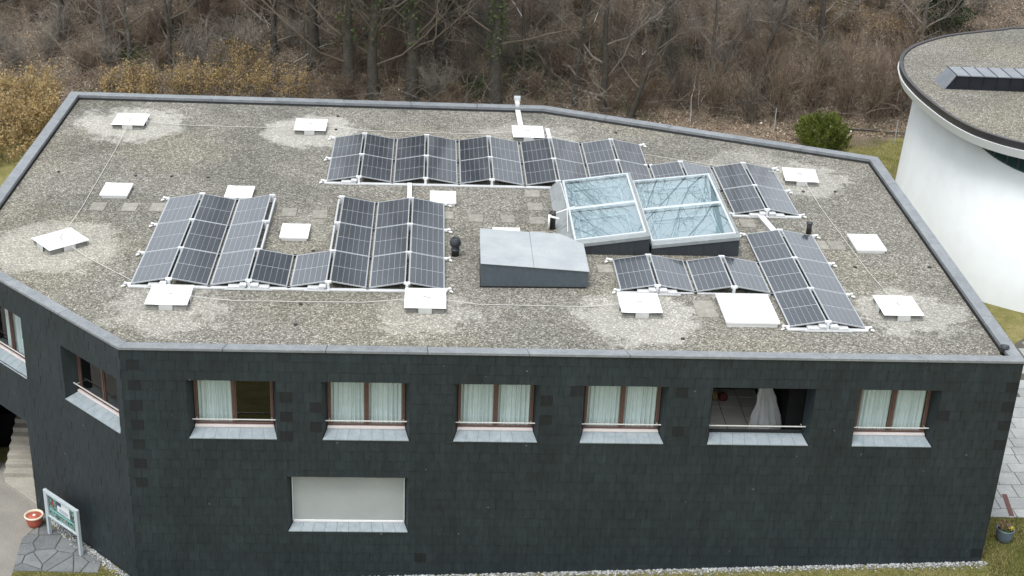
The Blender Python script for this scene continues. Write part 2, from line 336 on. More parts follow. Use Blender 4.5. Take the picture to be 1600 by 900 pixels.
def part(name, mb, mat, parent=None, smooth=False, bevel=0, label=None, kind=None, at=None):
    """verts in world coordinates; parented to a thing or part. at = base point of a top-level mesh"""
    org = ORG.get(parent.name, (0, 0, 0)) if parent else (at or (0, 0, 0))
    o = link(bpy.data.objects.new(name, mesh_of(name, mb, mat, org, smooth)))
    if parent: o.parent = parent
    else: o.location = org
    ORG[o.name] = org
    if bevel:
        b = o.modifiers.new('bevel', 'BEVEL'); b.width = bevel; b.segments = 2; b.limit_method = 'ANGLE'
    if label: o['label'] = label
    if kind: o['kind'] = kind
    return o
def thing(name, loc, label, cat, group=None):
    o = link(bpy.data.objects.new(name, None)); o.location = loc; o.empty_display_size = .2
    ORG[o.name] = tuple(loc); return tag(o, label, cat, group)
def struct(name, mb, mat, smooth=False, at=None): return tag(part(name, mb, mat, None, smooth, at=at), kind='structure')
ORD = ['first', 'second', 'third', 'fourth', 'fifth', 'sixth', 'seventh', 'eighth', 'ninth', 'tenth', 'eleventh', 'twelfth', 'thirteenth', 'fourteenth', 'fifteenth', 'sixteenth', 'seventeenth', 'eighteenth', 'nineteenth', 'twentieth']
def sstep(a, b, t):
    t = np.clip((t-a)/(b-a), 0, 1); return t*t*(3-2*t)

# ------------------------------------------------------------------ the lie of the land
def gz(x, y):
    b = .13+.97*np.clip((x+4.7)/25.5, 0, 1)
    b = b+(1.0-b)*sstep(-2, 12, y)
    h = np.clip(np.minimum(y, 78)-21., 0, None)
    return b+.42*np.where(h < 4, h*h/8, h-2)
xs = np.concatenate([[-600, -300, -150, -90, -60], np.arange(-44, 60, 1.0), [62, 75, 95, 150, 300, 600]])
ys = np.concatenate([[-600, -300, -150, -80, -50, -35], np.arange(-26, 46, 1.0), [47, 52, 58, 66, 74, 78, 84, 100, 150, 300, 600]])
X, Yg = np.meshgrid(xs, ys); Zg = gz(X, Yg)
bumps = .12*np.sin(X*.9+1.3*np.sin(Yg*.6))*np.sin(Yg*.8+X*.23)+.18*np.sin(X*.31+2)*np.sin(Yg*.37)
Zg = Zg+bumps*sstep(22, 26, Yg)-.004
mb = MB(); nx = len(xs)
mb.v = [tuple(p) for p in np.stack([X, Yg, Zg], -1).reshape(-1, 3).tolist()]
mb.f = [(j*nx+i, j*nx+i+1, (j+1)*nx+i+1, (j+1)*nx+i) for j in range(len(ys)-1) for i in range(nx-1)]
struct('ground', mb, 'ground', True)
def GZ(x, y): return float(gz(np.float64(x), np.float64(y)))

# ------------------------------------------------------------------ main building
G, TOP, YF = 7.9, 8.12, -17.74
OUT = [(-4.72, -17.74), (20.83, -17.74), (21.10, -1.10), (8.44, 4.15), (-11.0, 4.42), (-11.0, -11.64)]   # outer wall line, ccw
BLD = thing('slate_house', (5, -7, 0), 'flat-roofed house clad in dark slate with a gravel roof', 'house')
class Wall:
    def __init__(s, a, b):
        s.a = Vector((*a, 0)); d = Vector((*b, 0))-s.a; s.L = d.length; s.u = d.normalized(); s.n = Vector((-s.u.y, s.u.x, 0))   # n points inward
    def P(s, t, d, z): q = s.a+s.u*t+s.n*d; return (q.x, q.y, z)
def proj_area_key(p):      # larger when nearer the camera
    return -(Vector(p)-CAMP).length
def rect_sub(r, h):
    x0, x1, z0, z1 = r; a0, a1, b0, b1 = h
    if x1 <= a0 or x0 >= a1 or z1 <= b0 or z0 >= b1: return [r]
    o = []
    if z0 < b0: o.append((x0, x1, z0, b0))
    if z1 > b1: o.append((x0, x1, b1, z1))
    m0, m1 = max(z0, b0), min(z1, b1)
    if x0 < a0: o.append((x0, a0, m0, m1))
    if x1 > a1: o.append((a1, x1, m0, m1))
    return o
FRONT_OPEN = [(-2.96, -.46, 5.22, 7.09), (.82, 3.30, 5.22, 7.09), (4.56, 7.0, 5.22, 7.09), (8.22, 10.68, 5.22, 7.09), (11.95, 14.94, 5.22, 7.09), (16.22, 18.61, 5.22, 7.09), (-.23, 3.30, 2.05, 3.93)]
WF = Wall(OUT[0], OUT[1]); WR = Wall(OUT[1], OUT[2]); WB1 = Wall(OUT[2], OUT[3]); WB2 = Wall(OUT[3], OUT[4]); WL = Wall(OUT[4], OUT[5]); WO = Wall(OUT[5], OUT[0])
fo = [(a+4.72, b+4.72, c, d) for a, b, c, d in FRONT_OPEN]
LO = WO.L
left_open = [(LO-3.05, LO-.27, 5.22, 7.0), (LO-8.0, LO-5.15, 5.05, 7.13), (LO-8.3, LO-5.48, -.5, 3.36)]
SW, SH, LAP = .336, .3225, .006
ZTOP = 8.04
unit = MB(); unit.hexa([(0, -.018, 0), (SW-LAP, -.018, 0), (SW-LAP, -.004, 0), (0, -.004, 0), (0, -.008, SH+.03), (SW-LAP, -.008, SH+.03), (SW-LAP, .004, SH+.03), (0, .004, SH+.03)])
unit_me = mesh_of('slate', unit, 'slate'); unit_dark = mesh_of('slate_dark', unit, 'slate_dark')
FULL = []; REST = MB()
def slate_piece(W, t0, t1, z0, z1, dj):
    z1 += .03 if z1-z0 > .2 else 0
    REST.hexa([W.P(t0, -.018+dj, z0), W.P(t1, -.018+dj, z0), W.P(t1, -.004+dj, z0), W.P(t0, -.004+dj, z0), W.P(t0, -.008+dj, z1), W.P(t1, -.008+dj, z1), W.P(t1, .004+dj, z1), W.P(t0, .004+dj, z1)])
DARK = set()
def clad(W, opens, zbot, pick):
    k = 0; z = ZTOP-SH
    # backing wall with the openings left free
    ts = sorted({0, W.L, *[o[i] for o in opens for i in (0, 1)]}); zs = sorted({-.6, ZTOP, *[max(-.6, o[i]) for o in opens for i in (2, 3)]})
    bk = MB()
    for i in range(len(ts)-1):
        for j in range(len(zs)-1):
            tm, zm = (ts[i]+ts[i+1])/2, (zs[j]+zs[j+1])/2
            if any(o[0] < tm < o[1] and o[2] < zm < o[3] for o in opens): continue
            bk.hexa([W.P(ts[i], .003, zs[j]), W.P(ts[i+1], .003, zs[j]), W.P(ts[i+1], .1, zs[j]), W.P(ts[i], .1, zs[j]), W.P(ts[i], .003, zs[j+1]), W.P(ts[i+1], .003, zs[j+1]), W.P(ts[i+1], .1, zs[j+1]), W.P(ts[i], .1, zs[j+1])])
    part('wall', bk, 'backing', BLD)
    while z > zbot-SH:
        t = -SW*(.5 if k % 2 else 0)
        while t < W.L:
            r = [(max(t, .004), min(t+SW, W.L-.004)-LAP, z, z+SH)]
            t += SW
            if r[0][1]-r[0][0] < .03: continue
            full = abs(r[0][1]-r[0][0]-(SW-LAP)) < 1e-6
            for o in opens: r = [q for p in r for q in rect_sub(p, o)]
            dj = random.uniform(-.005, .003)
            if full and pick and len(r) == 1 and abs(r[0][1]-r[0][0]-(SW-LAP)) < 1e-6 and abs(r[0][3]-r[0][2]-SH) < 1e-6:
                FULL.append((W, r[0][0], z, dj, k))
            else:
                for q in r:
                    if q[1]-q[0] > .02 and q[3]-q[2] > .02: slate_piece(W, q[0], q[1], q[2], q[3], dj)
        z -= SH; k += 1
clad(WF, fo, .1, True); clad(WO, left_open, .0, True); clad(WR, [], .8, False); clad(WB1, [], .8, False); clad(WB2, [], .8, False); clad(WL, [], 0, False)
# replacement slates of darker stone: at the corners and beside the windows
dark_spots = []
def dark_near(x, z): dark_spots.append((x, z))
for i in range(7): dark_near(-4.45, 7.75-.645*i)
for x, z in ((-.25, 6.70), (-.25, 6.05), (-.25, 5.42), (.6, 6.37), (.6, 5.75), (7.2, 6.7), (7.2, 6.05), (8.0, 6.98), (10.9, 6.98), (10.9, 5.6), (18.9, 6.4), (20.6, 7.4), (20.6, 6.75), (20.6, 6.1), (20.6, 5.45), (3.6, 1.15), (20.6, 1.6)): dark_near(x, z)
chosen = {}
for x, z in dark_spots:
    best = min(range(len(FULL)), key=lambda i: (abs(FULL[i][0].P(FULL[i][1]+SW/2, 0, 0)[0]-x)+abs(FULL[i][2]+SH/2-z)) if FULL[i][0] is WF else 99)
    chosen[best] = True
order = sorted(range(len(FULL)), key=lambda i: (i not in chosen, -proj_area_key(FULL[i][0].P(FULL[i][1], 0, FULL[i][2]))))
# nearest to the camera show largest
order = [i for i in order if i in chosen]+sorted([i for i in order if i not in chosen], key=lambda i: -proj_area_key(FULL[i][0].P(FULL[i][1], 0, FULL[i][2])))
for c, i in enumerate(order):
    W, t, z, dj, k = FULL[i]
    if c < 300:
        o = link(bpy.data.objects.new('slate', unit_dark if i in chosen else unit_me)); o.parent = BLD
        p = W.P(t, dj, z); o.location = (p[0]-5, p[1]+7, p[2]); o.rotation_euler.z = math.atan2(W.u.y, W.u.x)
    else: slate_piece(W, t, t+SW-LAP, z, z+SH, dj)
part('slate_cladding', REST, 'slate', BLD, kind='stuff')
# corner trim at the blunt front-left corner
for (x, y) in (OUT[0], OUT[1]): part('corner_trim', MB().tube([(x, y, -.3), (x, y, 8.03)], .018, 6), 'slate', BLD)

# roof deck, gravel, parapet
def inset(poly, d):
    n = len(poly); out = []
    for i in range(n):
        p0, p1, p2 = Vector(poly[i-1]), Vector(poly[i]), Vector(poly[(i+1) % n])
        u1 = (p1-p0).normalized(); u2_ = (p2-p1).normalized(); n1 = Vector((-u1.y, u1.x)); n2 = Vector((-u2_.y, u2_.x))
        k = (n1+n2)/(1+n1.dot(n2)); q = p1+k*d; out.append((q.x, q.y))
    return out
ANCH = [(-8.02, 1.25, 0), (-.98, 1.12, 0), (7.6, .93, 0), (17.62, -3.19, -.12), (18.17, -14.25, 0), (10.17, -14.37, 0), (3.69, -14.31, 0), (-3.91, -14.38, 0), (-8.02, -10.45, -.87)]
rings = [(-8.02, 1.2, 2.1, .75), (-.9, .9, 2.0, .7), (7.6, .9, 1.8, .35), (17.8, -3.2, 1.8, .55), (18.6, -14.3, 1.7, .55), (10.1, -15.0, 1.9, .6), (3.69, -14.9, 1.6, .4), (-3.91, -14.9, 1.8, .45), (-8.1, -10.6, 2.2, .5), (16, -2.2, 2.0, .3), (-.2, -8.6, 1.0, .2)]
MAT['gravel'] = gravel_mat('roof_gravel', rings); MAT['gravel2'] = gravel_mat('pale_roof_gravel', None)
inn = inset(OUT, .34)
part('roof', MB().prism(inset(OUT, .36), G-.35, G), 'gravel', BLD)
part('parapet', (lambda m: [m.add([(*inset(OUT, .30)[i], G-.2), (*inset(OUT, .30)[(i+1) % 6], G-.2), (*inset(OUT, .30)[(i+1) % 6], TOP-.035), (*inset(OUT, .30)[i], TOP-.035)], [(0, 1, 2, 3)]) for i in range(6)] and m)(MB()), 'coping_in', BLD)
oo, ii = inset(OUT, -.05), inset(OUT, .32)
for e in range(6):
    a, b, c, d = Vector(oo[e]), Vector(oo[(e+1) % 6]), Vector(ii[(e+1) % 6]), Vector(ii[e])
    n = max(1, round((b-a).length/3.0)); gap = .008/(b-a).length
    for k in range(n):
        f0, f1 = k/n+(gap if k else 0), (k+1)/n-(gap if k < n-1 else 0)
        pa, pb, pc, pd = a.lerp(b, f0), a.lerp(b, f1), d.lerp(c, f1), d.lerp(c, f0)
        dz = random.uniform(-.004, .004)
        m = MB().hexa([(*pa, TOP-.09), (*pb, TOP-.09), (*pc, TOP-.145), (*pd, TOP-.145), (*pa, TOP-.012+dz), (*pb, TOP-.012+dz), (*pc, TOP-.03+dz), (*pd, TOP-.03+dz)])
        part('coping', m, 'coping', BLD, bevel=.006)

# windows ----------------------------------------------------------
def window(W, op, style, root_parent=BLD, depth=.40, spl=.13, floor_rise=.15):
    t0, t1, z0, z1 = op
    P = W.P
    fr = part('window', MB().hexa([P(t0+spl-.01, depth, z0), P(t1-spl+.01, depth, z0), P(t1-spl+.01, depth+.09, z0), P(t0+spl-.01, depth+.09, z0), P(t0+spl-.01, depth, z0+floor_rise+.06), P(t1-spl+.01, depth, z0+floor_rise+.06), P(t1-spl+.01, depth+.09, z0+floor_rise+.06), P(t0+spl-.01, depth+.09, z0+floor_rise+.06)]), 'backing' if style == 'loggia' else 'wood_frame', root_parent)
    a, b = t0+spl, t1-spl; zb = z0+floor_rise+.06
    rv = MB()
    rv.quad(P(t0, -.004, z0), P(t0, -.004, z1), P(a, depth+.05, z1), P(a, depth+.05, z0)); rv.quad(P(t1, -.004, z0), P(b, depth+.05, z0), P(b, depth+.05, z1), P(t1, -.004, z1))
    rv.quad(P(t0, -.004, z1), P(t1, -.004, z1), P(b, depth+.05, z1), P(a, depth+.05, z1))
    part('reveal', rv, 'slate', fr)
    # sloping sill of single slates
    n = max(5, round((t1-t0)/.36)); y0, y1 = -.035, depth-.02
    for k in range(n):
        f0, f1 = k/n+(.0011 if k else 0), (k+1)/n-(.0011 if k < n-1 else 0)
        A0, A1 = t0+.01+(t1-t0-.02)*f0, t0+.01+(t1-t0-.02)*f1; B0, B1 = a+(b-a)*f0, a+(b-a)*f1
        dz = random.uniform(0, .003)
        part('sill_slate', MB().hexa([P(A0, y0, z0-.025), P(A1, y0, z0-.025), P(B1, y1, z0+floor_rise-.02), P(B0, y1, z0+floor_rise-.02), P(A0, y0, z0-.004+dz), P(A1, y0, z0-.004+dz), P(B1, y1, z0+floor_rise+dz), P(B0, y1, z0+floor_rise+dz)]), 'sill', fr)
    if style != 'loggia':
        part('sill_board', MB().hexa([P(a-.02, depth-.07, z0+floor_rise-.01), P(b+.02, depth-.07, z0+floor_rise-.01), P(b+.02, depth+.0, z0+floor_rise-.01), P(a-.02, depth+.0, z0+floor_rise-.01), P(a-.0, depth-.07, z0+floor_rise+.075), P(b+.0, depth-.07, z0+floor_rise+.075), P(b, depth+.0, z0+floor_rise+.075), P(a, depth, z0+floor_rise+.075)]), 'white_strip' if style == 'blind' else 'pink_sill', fr, bevel=.015)
    if style == 'blind':
        m = MB(); nn = 14
        for k in range(nn):      # faint horizontal lap lines of the blind
            za, zc = zb+(z1-zb)*k/nn, zb+(z1-zb)*(k+1)/nn
            m.quad(P(a, depth-.06, za), P(b, depth-.06, za), P(b, depth-.06, zc), P(a, depth-.06, zc))
        part('roller_blind', m, 'blind', fr)
        part('blind_rail', MB().hexa([P(a, depth-.075, z1-.07), P(b, depth-.075, z1-.07), P(b, depth-.055, z1-.07), P(a, depth-.055, z1-.07), P(a, depth-.075, z1-.03), P(b, depth-.075, z1-.03), P(b, depth-.055, z1-.03), P(a, depth-.055, z1-.03)]), 'white_strip', fr)
        for t in (a, b): part('blind_guide', MB().hexa([P(t-.02, depth-.10, zb), P(t+.02, depth-.10, zb), P(t+.02, depth-.04, zb), P(t-.02, depth-.04, zb), P(t-.02, depth-.10, z1), P(t+.02, depth-.10, z1), P(t+.02, depth-.04, z1), P(t-.02, depth-.04, z1)]), 'board_metal', fr)
        return fr, None
    # guard rail on two brackets
    zr = z0+floor_rise+.30
    m = MB(); m.tube([P(a-.06, depth-.14, zr), P(b+.06, depth-.14, zr)], .02, 8)
    for t in (a+.05, b-.05): m.tube([P(t, depth-.14, zr), P(t, depth+.02, zr-.01)], .012, 5)
    part('guard_rail', m, 'rail', fr)
    if style == 'loggia': return fr, None
    def bar(q0, q1, za, zc, d0, d1, mat='wood_frame', name='frame'):
        return part(name, MB().hexa([P(q0, d0, za), P(q1, d0, za), P(q1, d1, za), P(q0, d1, za), P(q0, d0, zc), P(q1, d0, zc), P(q1, d1, zc), P(q0, d1, zc)]), mat, fr, bevel=.006)
    bar(a, a+.06, zb, z1, depth, depth+.09); bar(b-.06, b, zb, z1, depth, depth+.09); bar(a, b, z1-.06, z1+.02, depth+.003, depth+.087)
    mid = (a+b)/2; bar(mid-.04, mid+.04, zb, z1, depth-.004, depth+.09, name='mullion')
    for (q0, q1) in ((a+.06, mid-.04), (mid+.04, b-.06)):
        bar(q0, q0+.03, zb+.002, z1-.06, depth+.02, depth+.075, 'sash_metal', 'sash'); bar(q1-.03, q1, zb+.002, z1-.06, depth+.02, depth+.075, 'sash_metal', 'sash'); bar(q0+.03, q1-.03, zb+.002, zb+.06, depth+.02, depth+.075, 'sash_metal', 'sash')
        part('pane', MB().quad(P(q0+.025, depth+.045, zb+.05), P(q1-.025, depth+.045, zb+.05), P(q1-.025, depth+.045, z1-.06), P(q0+.025, depth+.045, z1-.06)), 'glass', fr)
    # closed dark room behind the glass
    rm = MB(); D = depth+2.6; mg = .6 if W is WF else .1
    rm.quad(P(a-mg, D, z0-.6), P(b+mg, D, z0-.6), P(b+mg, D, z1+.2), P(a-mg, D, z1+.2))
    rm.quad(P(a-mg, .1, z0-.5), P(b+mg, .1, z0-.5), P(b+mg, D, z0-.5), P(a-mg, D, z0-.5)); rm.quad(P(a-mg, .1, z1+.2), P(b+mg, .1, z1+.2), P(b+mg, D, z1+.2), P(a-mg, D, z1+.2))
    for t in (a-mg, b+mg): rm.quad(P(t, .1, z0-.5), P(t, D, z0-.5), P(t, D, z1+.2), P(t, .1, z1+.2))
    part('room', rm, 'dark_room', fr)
    return fr, (a, b, mid, zb, z1, depth)
def curtain(W, t0, t1, z0, z1, d, label, fl=11):
    m = MB(); n = 150; rows = [0, .45, .85, 1]
    ph = [random.uniform(.75, 1.25) for _ in range(fl+1)]; acc = np.cumsum([0]+ph)/sum(ph)
    for r in rows:
        for i in range(n+1):
            s = i/n; k = np.interp(s, acc, np.arange(fl+2)); off = .038*math.sin(2*math.pi*k)*(1+.25*math.sin(k*1.7))*(.75+.35*(1-r))
            m.v.append(W.P(t0+(t1-t0)*s*1.0, d+off, z0+(z1-z0)*r))
    m.f = [(j*(n+1)+i, j*(n+1)+i+1, (j+1)*(n+1)+i+1, (j+1)*(n+1)+i) for j in range(len(rows)-1) for i in range(n)]
    b = W.P((t0+t1)/2, d, z0)
    tag(part('curtain', m, 'curtain', None, True, at=b), label, 'curtain', 'white pleated curtains behind the windows')
WN = ['first', 'second', 'third', 'fourth', 'loggia', 'last']
cur = {0: (1, 0), 1: (1, 1), 2: (1, 1), 3: (1, 1), 5: (1, 1)}
for i in range(6):
    fr, inf = window(WF, fo[i], 'loggia' if i == 4 else 'win')
    fr['label'] = ['brown window with one curtain, leftmost of the upper front row', 'brown curtained window, second from the left in the upper front row', 'brown curtained window, third from the left in the upper front row', 'brown curtained window, fourth from the left in the upper front row', 'open unglazed loggia opening in the upper front row', 'brown curtained window nearest the right corner of the front'][i]
    if inf:
        a, b, mid, zb, z1, dp = inf
        nm = ['leftmost upper front window', 'second upper front window from the left', 'third upper front window from the left', 'fourth upper front window from the left', '', 'rightmost upper front window'][i]
        if cur[i][0]: curtain(WF, a+.09, mid-.05, zb-.05, z1+.03, dp+.17, 'white pleated curtain behind the left pane of the '+nm, 6)
        if cur[i][1]: curtain(WF, mid+.05, b-.09, zb-.05, z1+.03, dp+.16, 'white pleated curtain behind the right pane of the '+nm, 6)
fr, _ = window(WF, fo[6], 'blind', depth=.34, floor_rise=.12); fr['label'] = 'wide lower window closed by a grey roller blind'
for i, op in enumerate(left_open[:2]):
    fr, inf = window(WO, op, 'win'); a, b, mid, zb, z1, dp = inf
    fr['label'] = ['brown window of the angled left wall beside the corner', 'curtained window of the angled left wall cut by the photo edge'][i]
    if i == 1: curtain(WO, mid-.5, mid+.50, zb-.05, z1+.03, dp+.16, 'white curtain in the window of the angled wall at the left edge', 10)
# loggia room behind the open window
a, b = 11.95, 14.94
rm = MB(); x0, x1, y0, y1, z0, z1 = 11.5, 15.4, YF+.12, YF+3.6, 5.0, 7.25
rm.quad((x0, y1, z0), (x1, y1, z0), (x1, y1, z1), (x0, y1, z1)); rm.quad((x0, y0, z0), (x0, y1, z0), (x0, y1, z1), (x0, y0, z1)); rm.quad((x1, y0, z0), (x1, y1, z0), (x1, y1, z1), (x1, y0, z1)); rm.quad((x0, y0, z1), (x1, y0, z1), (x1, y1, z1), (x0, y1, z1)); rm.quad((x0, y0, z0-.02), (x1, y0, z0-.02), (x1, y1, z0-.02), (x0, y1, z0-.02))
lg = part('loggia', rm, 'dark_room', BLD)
part('partition', MB().box(14.34, 15.38, YF+.55, YF+3.58, 5.02, 7.24), 'dark_room', lg)  # painted near-black so the loggia's right side reads as unlit
for ix in range(4):
    for iy in range(5):
        part('floor_tile', MB().box(x0+.65*ix+.01, x0+.65*ix+.64, y0+.5+.62*iy+.01, y0+.5+.62*iy+.61, z0, z0+.012), 'tile_floor', lg)

# entrance recess with stairs at the foot of the angled wall
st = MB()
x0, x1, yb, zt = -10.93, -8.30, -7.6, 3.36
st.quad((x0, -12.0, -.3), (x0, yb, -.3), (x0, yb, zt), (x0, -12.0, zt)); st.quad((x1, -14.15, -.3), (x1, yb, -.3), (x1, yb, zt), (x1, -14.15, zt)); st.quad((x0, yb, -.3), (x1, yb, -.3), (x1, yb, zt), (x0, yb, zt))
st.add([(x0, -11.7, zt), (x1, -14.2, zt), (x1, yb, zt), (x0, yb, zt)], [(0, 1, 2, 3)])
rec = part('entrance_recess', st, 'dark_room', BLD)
stair = part('stair_landing', MB().prism([(-10.0, -12.62), (-8.66, -13.90), (-8.40, -13.90), (-8.40, -12.3), (-10.12, -12.3)], .0, .29), 'step', rec, bevel=.015)
for k in range(7):
    ys_ = -12.36+.30*k; part('step', MB().box(-10.12+.0*k, -8.4, ys_, ys_+.36, .1, .29+.165*(k+1)), 'step', rec, bevel=.012)
part('upper_landing', MB().box(-10.9, -8.4, -10.24, -7.7, .1, 1.44), 'dark_room', rec)
part('handrail', MB().tube([(-9.05, -12.2, 1.25), (-9.05, -10.2, 2.4)], .022, 6).tube([(-9.05, -12.2, .5), (-9.05, -12.2, 1.25)], .018, 6).tube([(-9.05, -10.2, 1.4), (-9.05, -10.2, 2.4)], .018, 6), 'galv', rec)

# ------------------------------------------------------------------ roof: solar arrays
PW, PL, TILT = 1.134, 2.278, R(10)
S, RW = 2.4, 2.298
fm = MB(); h = .035
fm.box(0, PW, 0, .03, -h, .0); fm.box(0, PW, PL-.03, PL, -h, .0); fm.box(0, .03, .03, PL-.03, -h, .0); fm.box(PW-.03, PW, .03, PL-.03, -h, .0)
ME_FRAME = mesh_of('panel_frame', fm, 'alu'); ME_LAM = mesh_of('laminate', MB().box(.03, PW-.03, .03, PL-.03, -.012, -.004), 'laminate')
cw = (PW-.06-.018)/6; ch = (PL-.06-.026-.02)/2
ME_CELL = mesh_of('cell_string', MB().box(-cw/2+.004, cw/2-.004, -ch/2, ch/2, 0, .0022), 'cell')
def panel(px, py, side, label):
    """px = x of the valley (low) edge of the pair; side 0 rises to the right, 1 falls to the right; py = front y"""
    x = px+.042 if side == 0 else px+S-.042-PW*math.cos(TILT)
    z = 8.0 if side == 0 else 8.0+PW*math.sin(TILT)
    root = link(bpy.data.objects.new('solar_panel', None)); root.empty_display_size = .1
    root.location = (x, py+(RW-PL)/2, z+random.uniform(-.003, .003)); root.rotation_euler = (random.uniform(-.002, .002), (-TILT if side == 0 else TILT)+random.uniform(-.004, .004), 0)
    tag(root, label, 'solar panel', 'solar panels on the gravel roof')
    for nm, me, loc in [('panel_frame', ME_FRAME, (0, 0, 0)), ('laminate', ME_LAM, (0, 0, 0))]+[('cell_string', ME_CELL, (.042+cw*(i+.5), .04+ch*(.5+j)+.026*j, -.004)) for j in range(2) for i in range(6)]:
        c = link(bpy.data.objects.new(nm, me)); c.parent = root; c.location = loc
    return root
ARR = {
 'C': dict(o=(0, 0), n='rear array', cells=[(i, r, s) for i in range(5) for r in range(2) for s in (0, 1)]),
 'E': dict(o=(0, 0), n='small right-hand array', cells=[(5, 1, 0), (5, 1, 1)]+[(6, r, s) for r in (1, 2) for s in (0, 1)]),
 'A': dict(o=(-5.28, -6.554), n='front-left array', cells=[(0, r, s) for r in range(3) for s in (0, 1)]+[(1, r, 0) for r in range(3)]+[(1, 2, 1), (2, 2, 0)]+[(2, r, 1) for r in range(3)]+[(3, r, s) for r in range(3) for s in (0, 1)]),
 'D': dict(o=(14.459, -8.703), n='front-right array', cells=[(0, r, s) for r in range(3) for s in (0, 1)]+[(-2, 1, 0), (-2, 1, 1), (-1, 1, 0), (-1, 1, 1)]),
}
for key, A in ARR.items():
    ox, oy = A['o']; cells = set(A['cells']); rows = sorted({c[1] for c in cells}); rn = {rows[0]: 'rear', rows[-1]: 'front'}
    if len(rows) == 3: rn[rows[1]] = 'middle'
    for r in rows:
        line = sorted([(c[0], c[2]) for c in cells if c[1] == r])
        for q, (i, s) in enumerate(line):
            pos = 'leftmost' if q == 0 else ('rightmost' if q == len(line)-1 else ORD[q]+' from the left')
            panel(ox+i*S, oy-(r+1)*RW, s, f'solar panel, {pos} in the {rn[r]} row of the {A["n"]}')
    # carrying frame of the array: rails, ridge and valley brackets, ballast, end clamps
    t = thing('mounting_frame', (ox+S*min(c[0] for c in cells), oy-(rows[-1]+1)*RW, G), f'aluminium mounting frame under the panels of the {A["n"]}', 'mounting frame', 'mounting frames of the solar arrays')
    def low(i, s): return [ox+i*S+(0 if s == 0 else S)]
    ybs = {}
    for (i, r, s) in cells:
        for yy in (oy-r*RW, oy-(r+1)*RW): ybs.setdefault(round(yy, 3), set()).add((i, s))
    for yy, cs in ybs.items():
        front = not any((i, r, s) in cells and abs(oy-r*RW-yy) < .01 for (i, s) in cs for r in rows)
        cs = sorted(cs); runs = []
        for (i, s) in cs:
            xa = ox+i*S+(0 if s == 0 else S/2); xb = xa+S/2
            if runs and abs(runs[-1][1]-xa) < .01: runs[-1][1] = xb
            else: runs.append([xa, xb])
        for xa, xb in runs:
            m = MB().box(xa-.02, xb+.02, yy-.03, yy+.03, G+.012, G+.05)
            if front: m.box(xa-.02, xb+.02, yy-.115, yy-.055, G+.010, G+.055)
            part('rail', m, 'alu_white', t)
        for (i, s) in cs:
            xl = ox+i*S+(.0 if s == 0 else S); xr = ox+i*S+S/2
            part('valley_bracket', MB().box(xl-.055, xl+.055, yy-.05, yy+.05, G+.03, G+.112), 'alu_white', t, bevel=.012)
            if s == 0 or (i, 0) not in cs:
                part('ridge_bracket', MB().box(xr-.045, xr+.045, yy-.045, yy+.045, G+.03, G+.26).box(xr-.10, xr+.10, yy-.04, yy+.04, G+.235, G+.307), 'alu_white', t, bevel=.01)
            # white end clamps outside the outermost low edges
            nb = (i-1, 1) if s == 0 else (i+1, 0)
            if nb not in cs:
                sx = -1 if s == 0 else 1
                m = MB(); m.tube([(xl+sx*.03, yy, G+.10), (xl+sx*.13, yy+.01, G+.11), (xl+sx*.15, yy+.01, G+.07)], [.022, .040, .03], 7).tube([(xl+sx*.10, yy-.06, G+.05), (xl+sx*.16, yy-.10, G+.06), (xl+sx*.21, yy-.11, G+.03)], [.022, .040, .026], 7)
                part('end_clamp', m, 'clamp', t, True)
    # open ridge side: rail along the high edge
    for (i, r, s) in cells:
        if (i, r, 1-s) not in cells:
            xr = ox+i*S+S/2+(.10 if s == 0 else -.10)
            part('edge_rail', MB().box(xr-.03, xr+.03, oy-(r+1)*RW+.06, oy-r*RW-.06, G+.14, G+.21), 'galv', t)
    # ballast blocks under the front ridges
    for (i, r, s) in sorted(cells):
        if s == 0 and (i, r+1, 0) not in cells and ((key == 'A' and i in (0, 1)) or (key == 'A' and i == 2) or (key == 'C' and i == 0) or (key == 'D' and i in (0, -2)) or (key == 'E' and i == 6)):
            yy = oy-(r+1)*RW; xr = ox+i*S+S/2
            half = key == 'C' or (key == 'A' and i in (0, 2))
            part('ballast_block', MB().box(xr-.62, xr-.10, yy-.16, yy+.10, G+.05, G+.12), 'concrete_block', t, bevel=.01)
            part('ballast_block', MB().box(xr-.27, xr-.06, yy-.165, yy+.105, G+.122, G+.19), 'concrete_block', t, bevel=.01)
            if not half:
                part('ballast_block', MB().box(xr+.06, xr+.62, yy-.16, yy+.10, G+.05, G+.12), 'concrete_block', t, bevel=.01)
                part('ballast_block', MB().box(xr+.06, xr+.30, yy-.165, yy+.105, G+.122, G+.19), 'concrete_block', t, bevel=.01)
            part('ballast_tray', MB().box(xr-.72, xr+(.72 if not half else .05), yy-.175, yy-.167, G+.02, G+.075), 'alu_white', t)

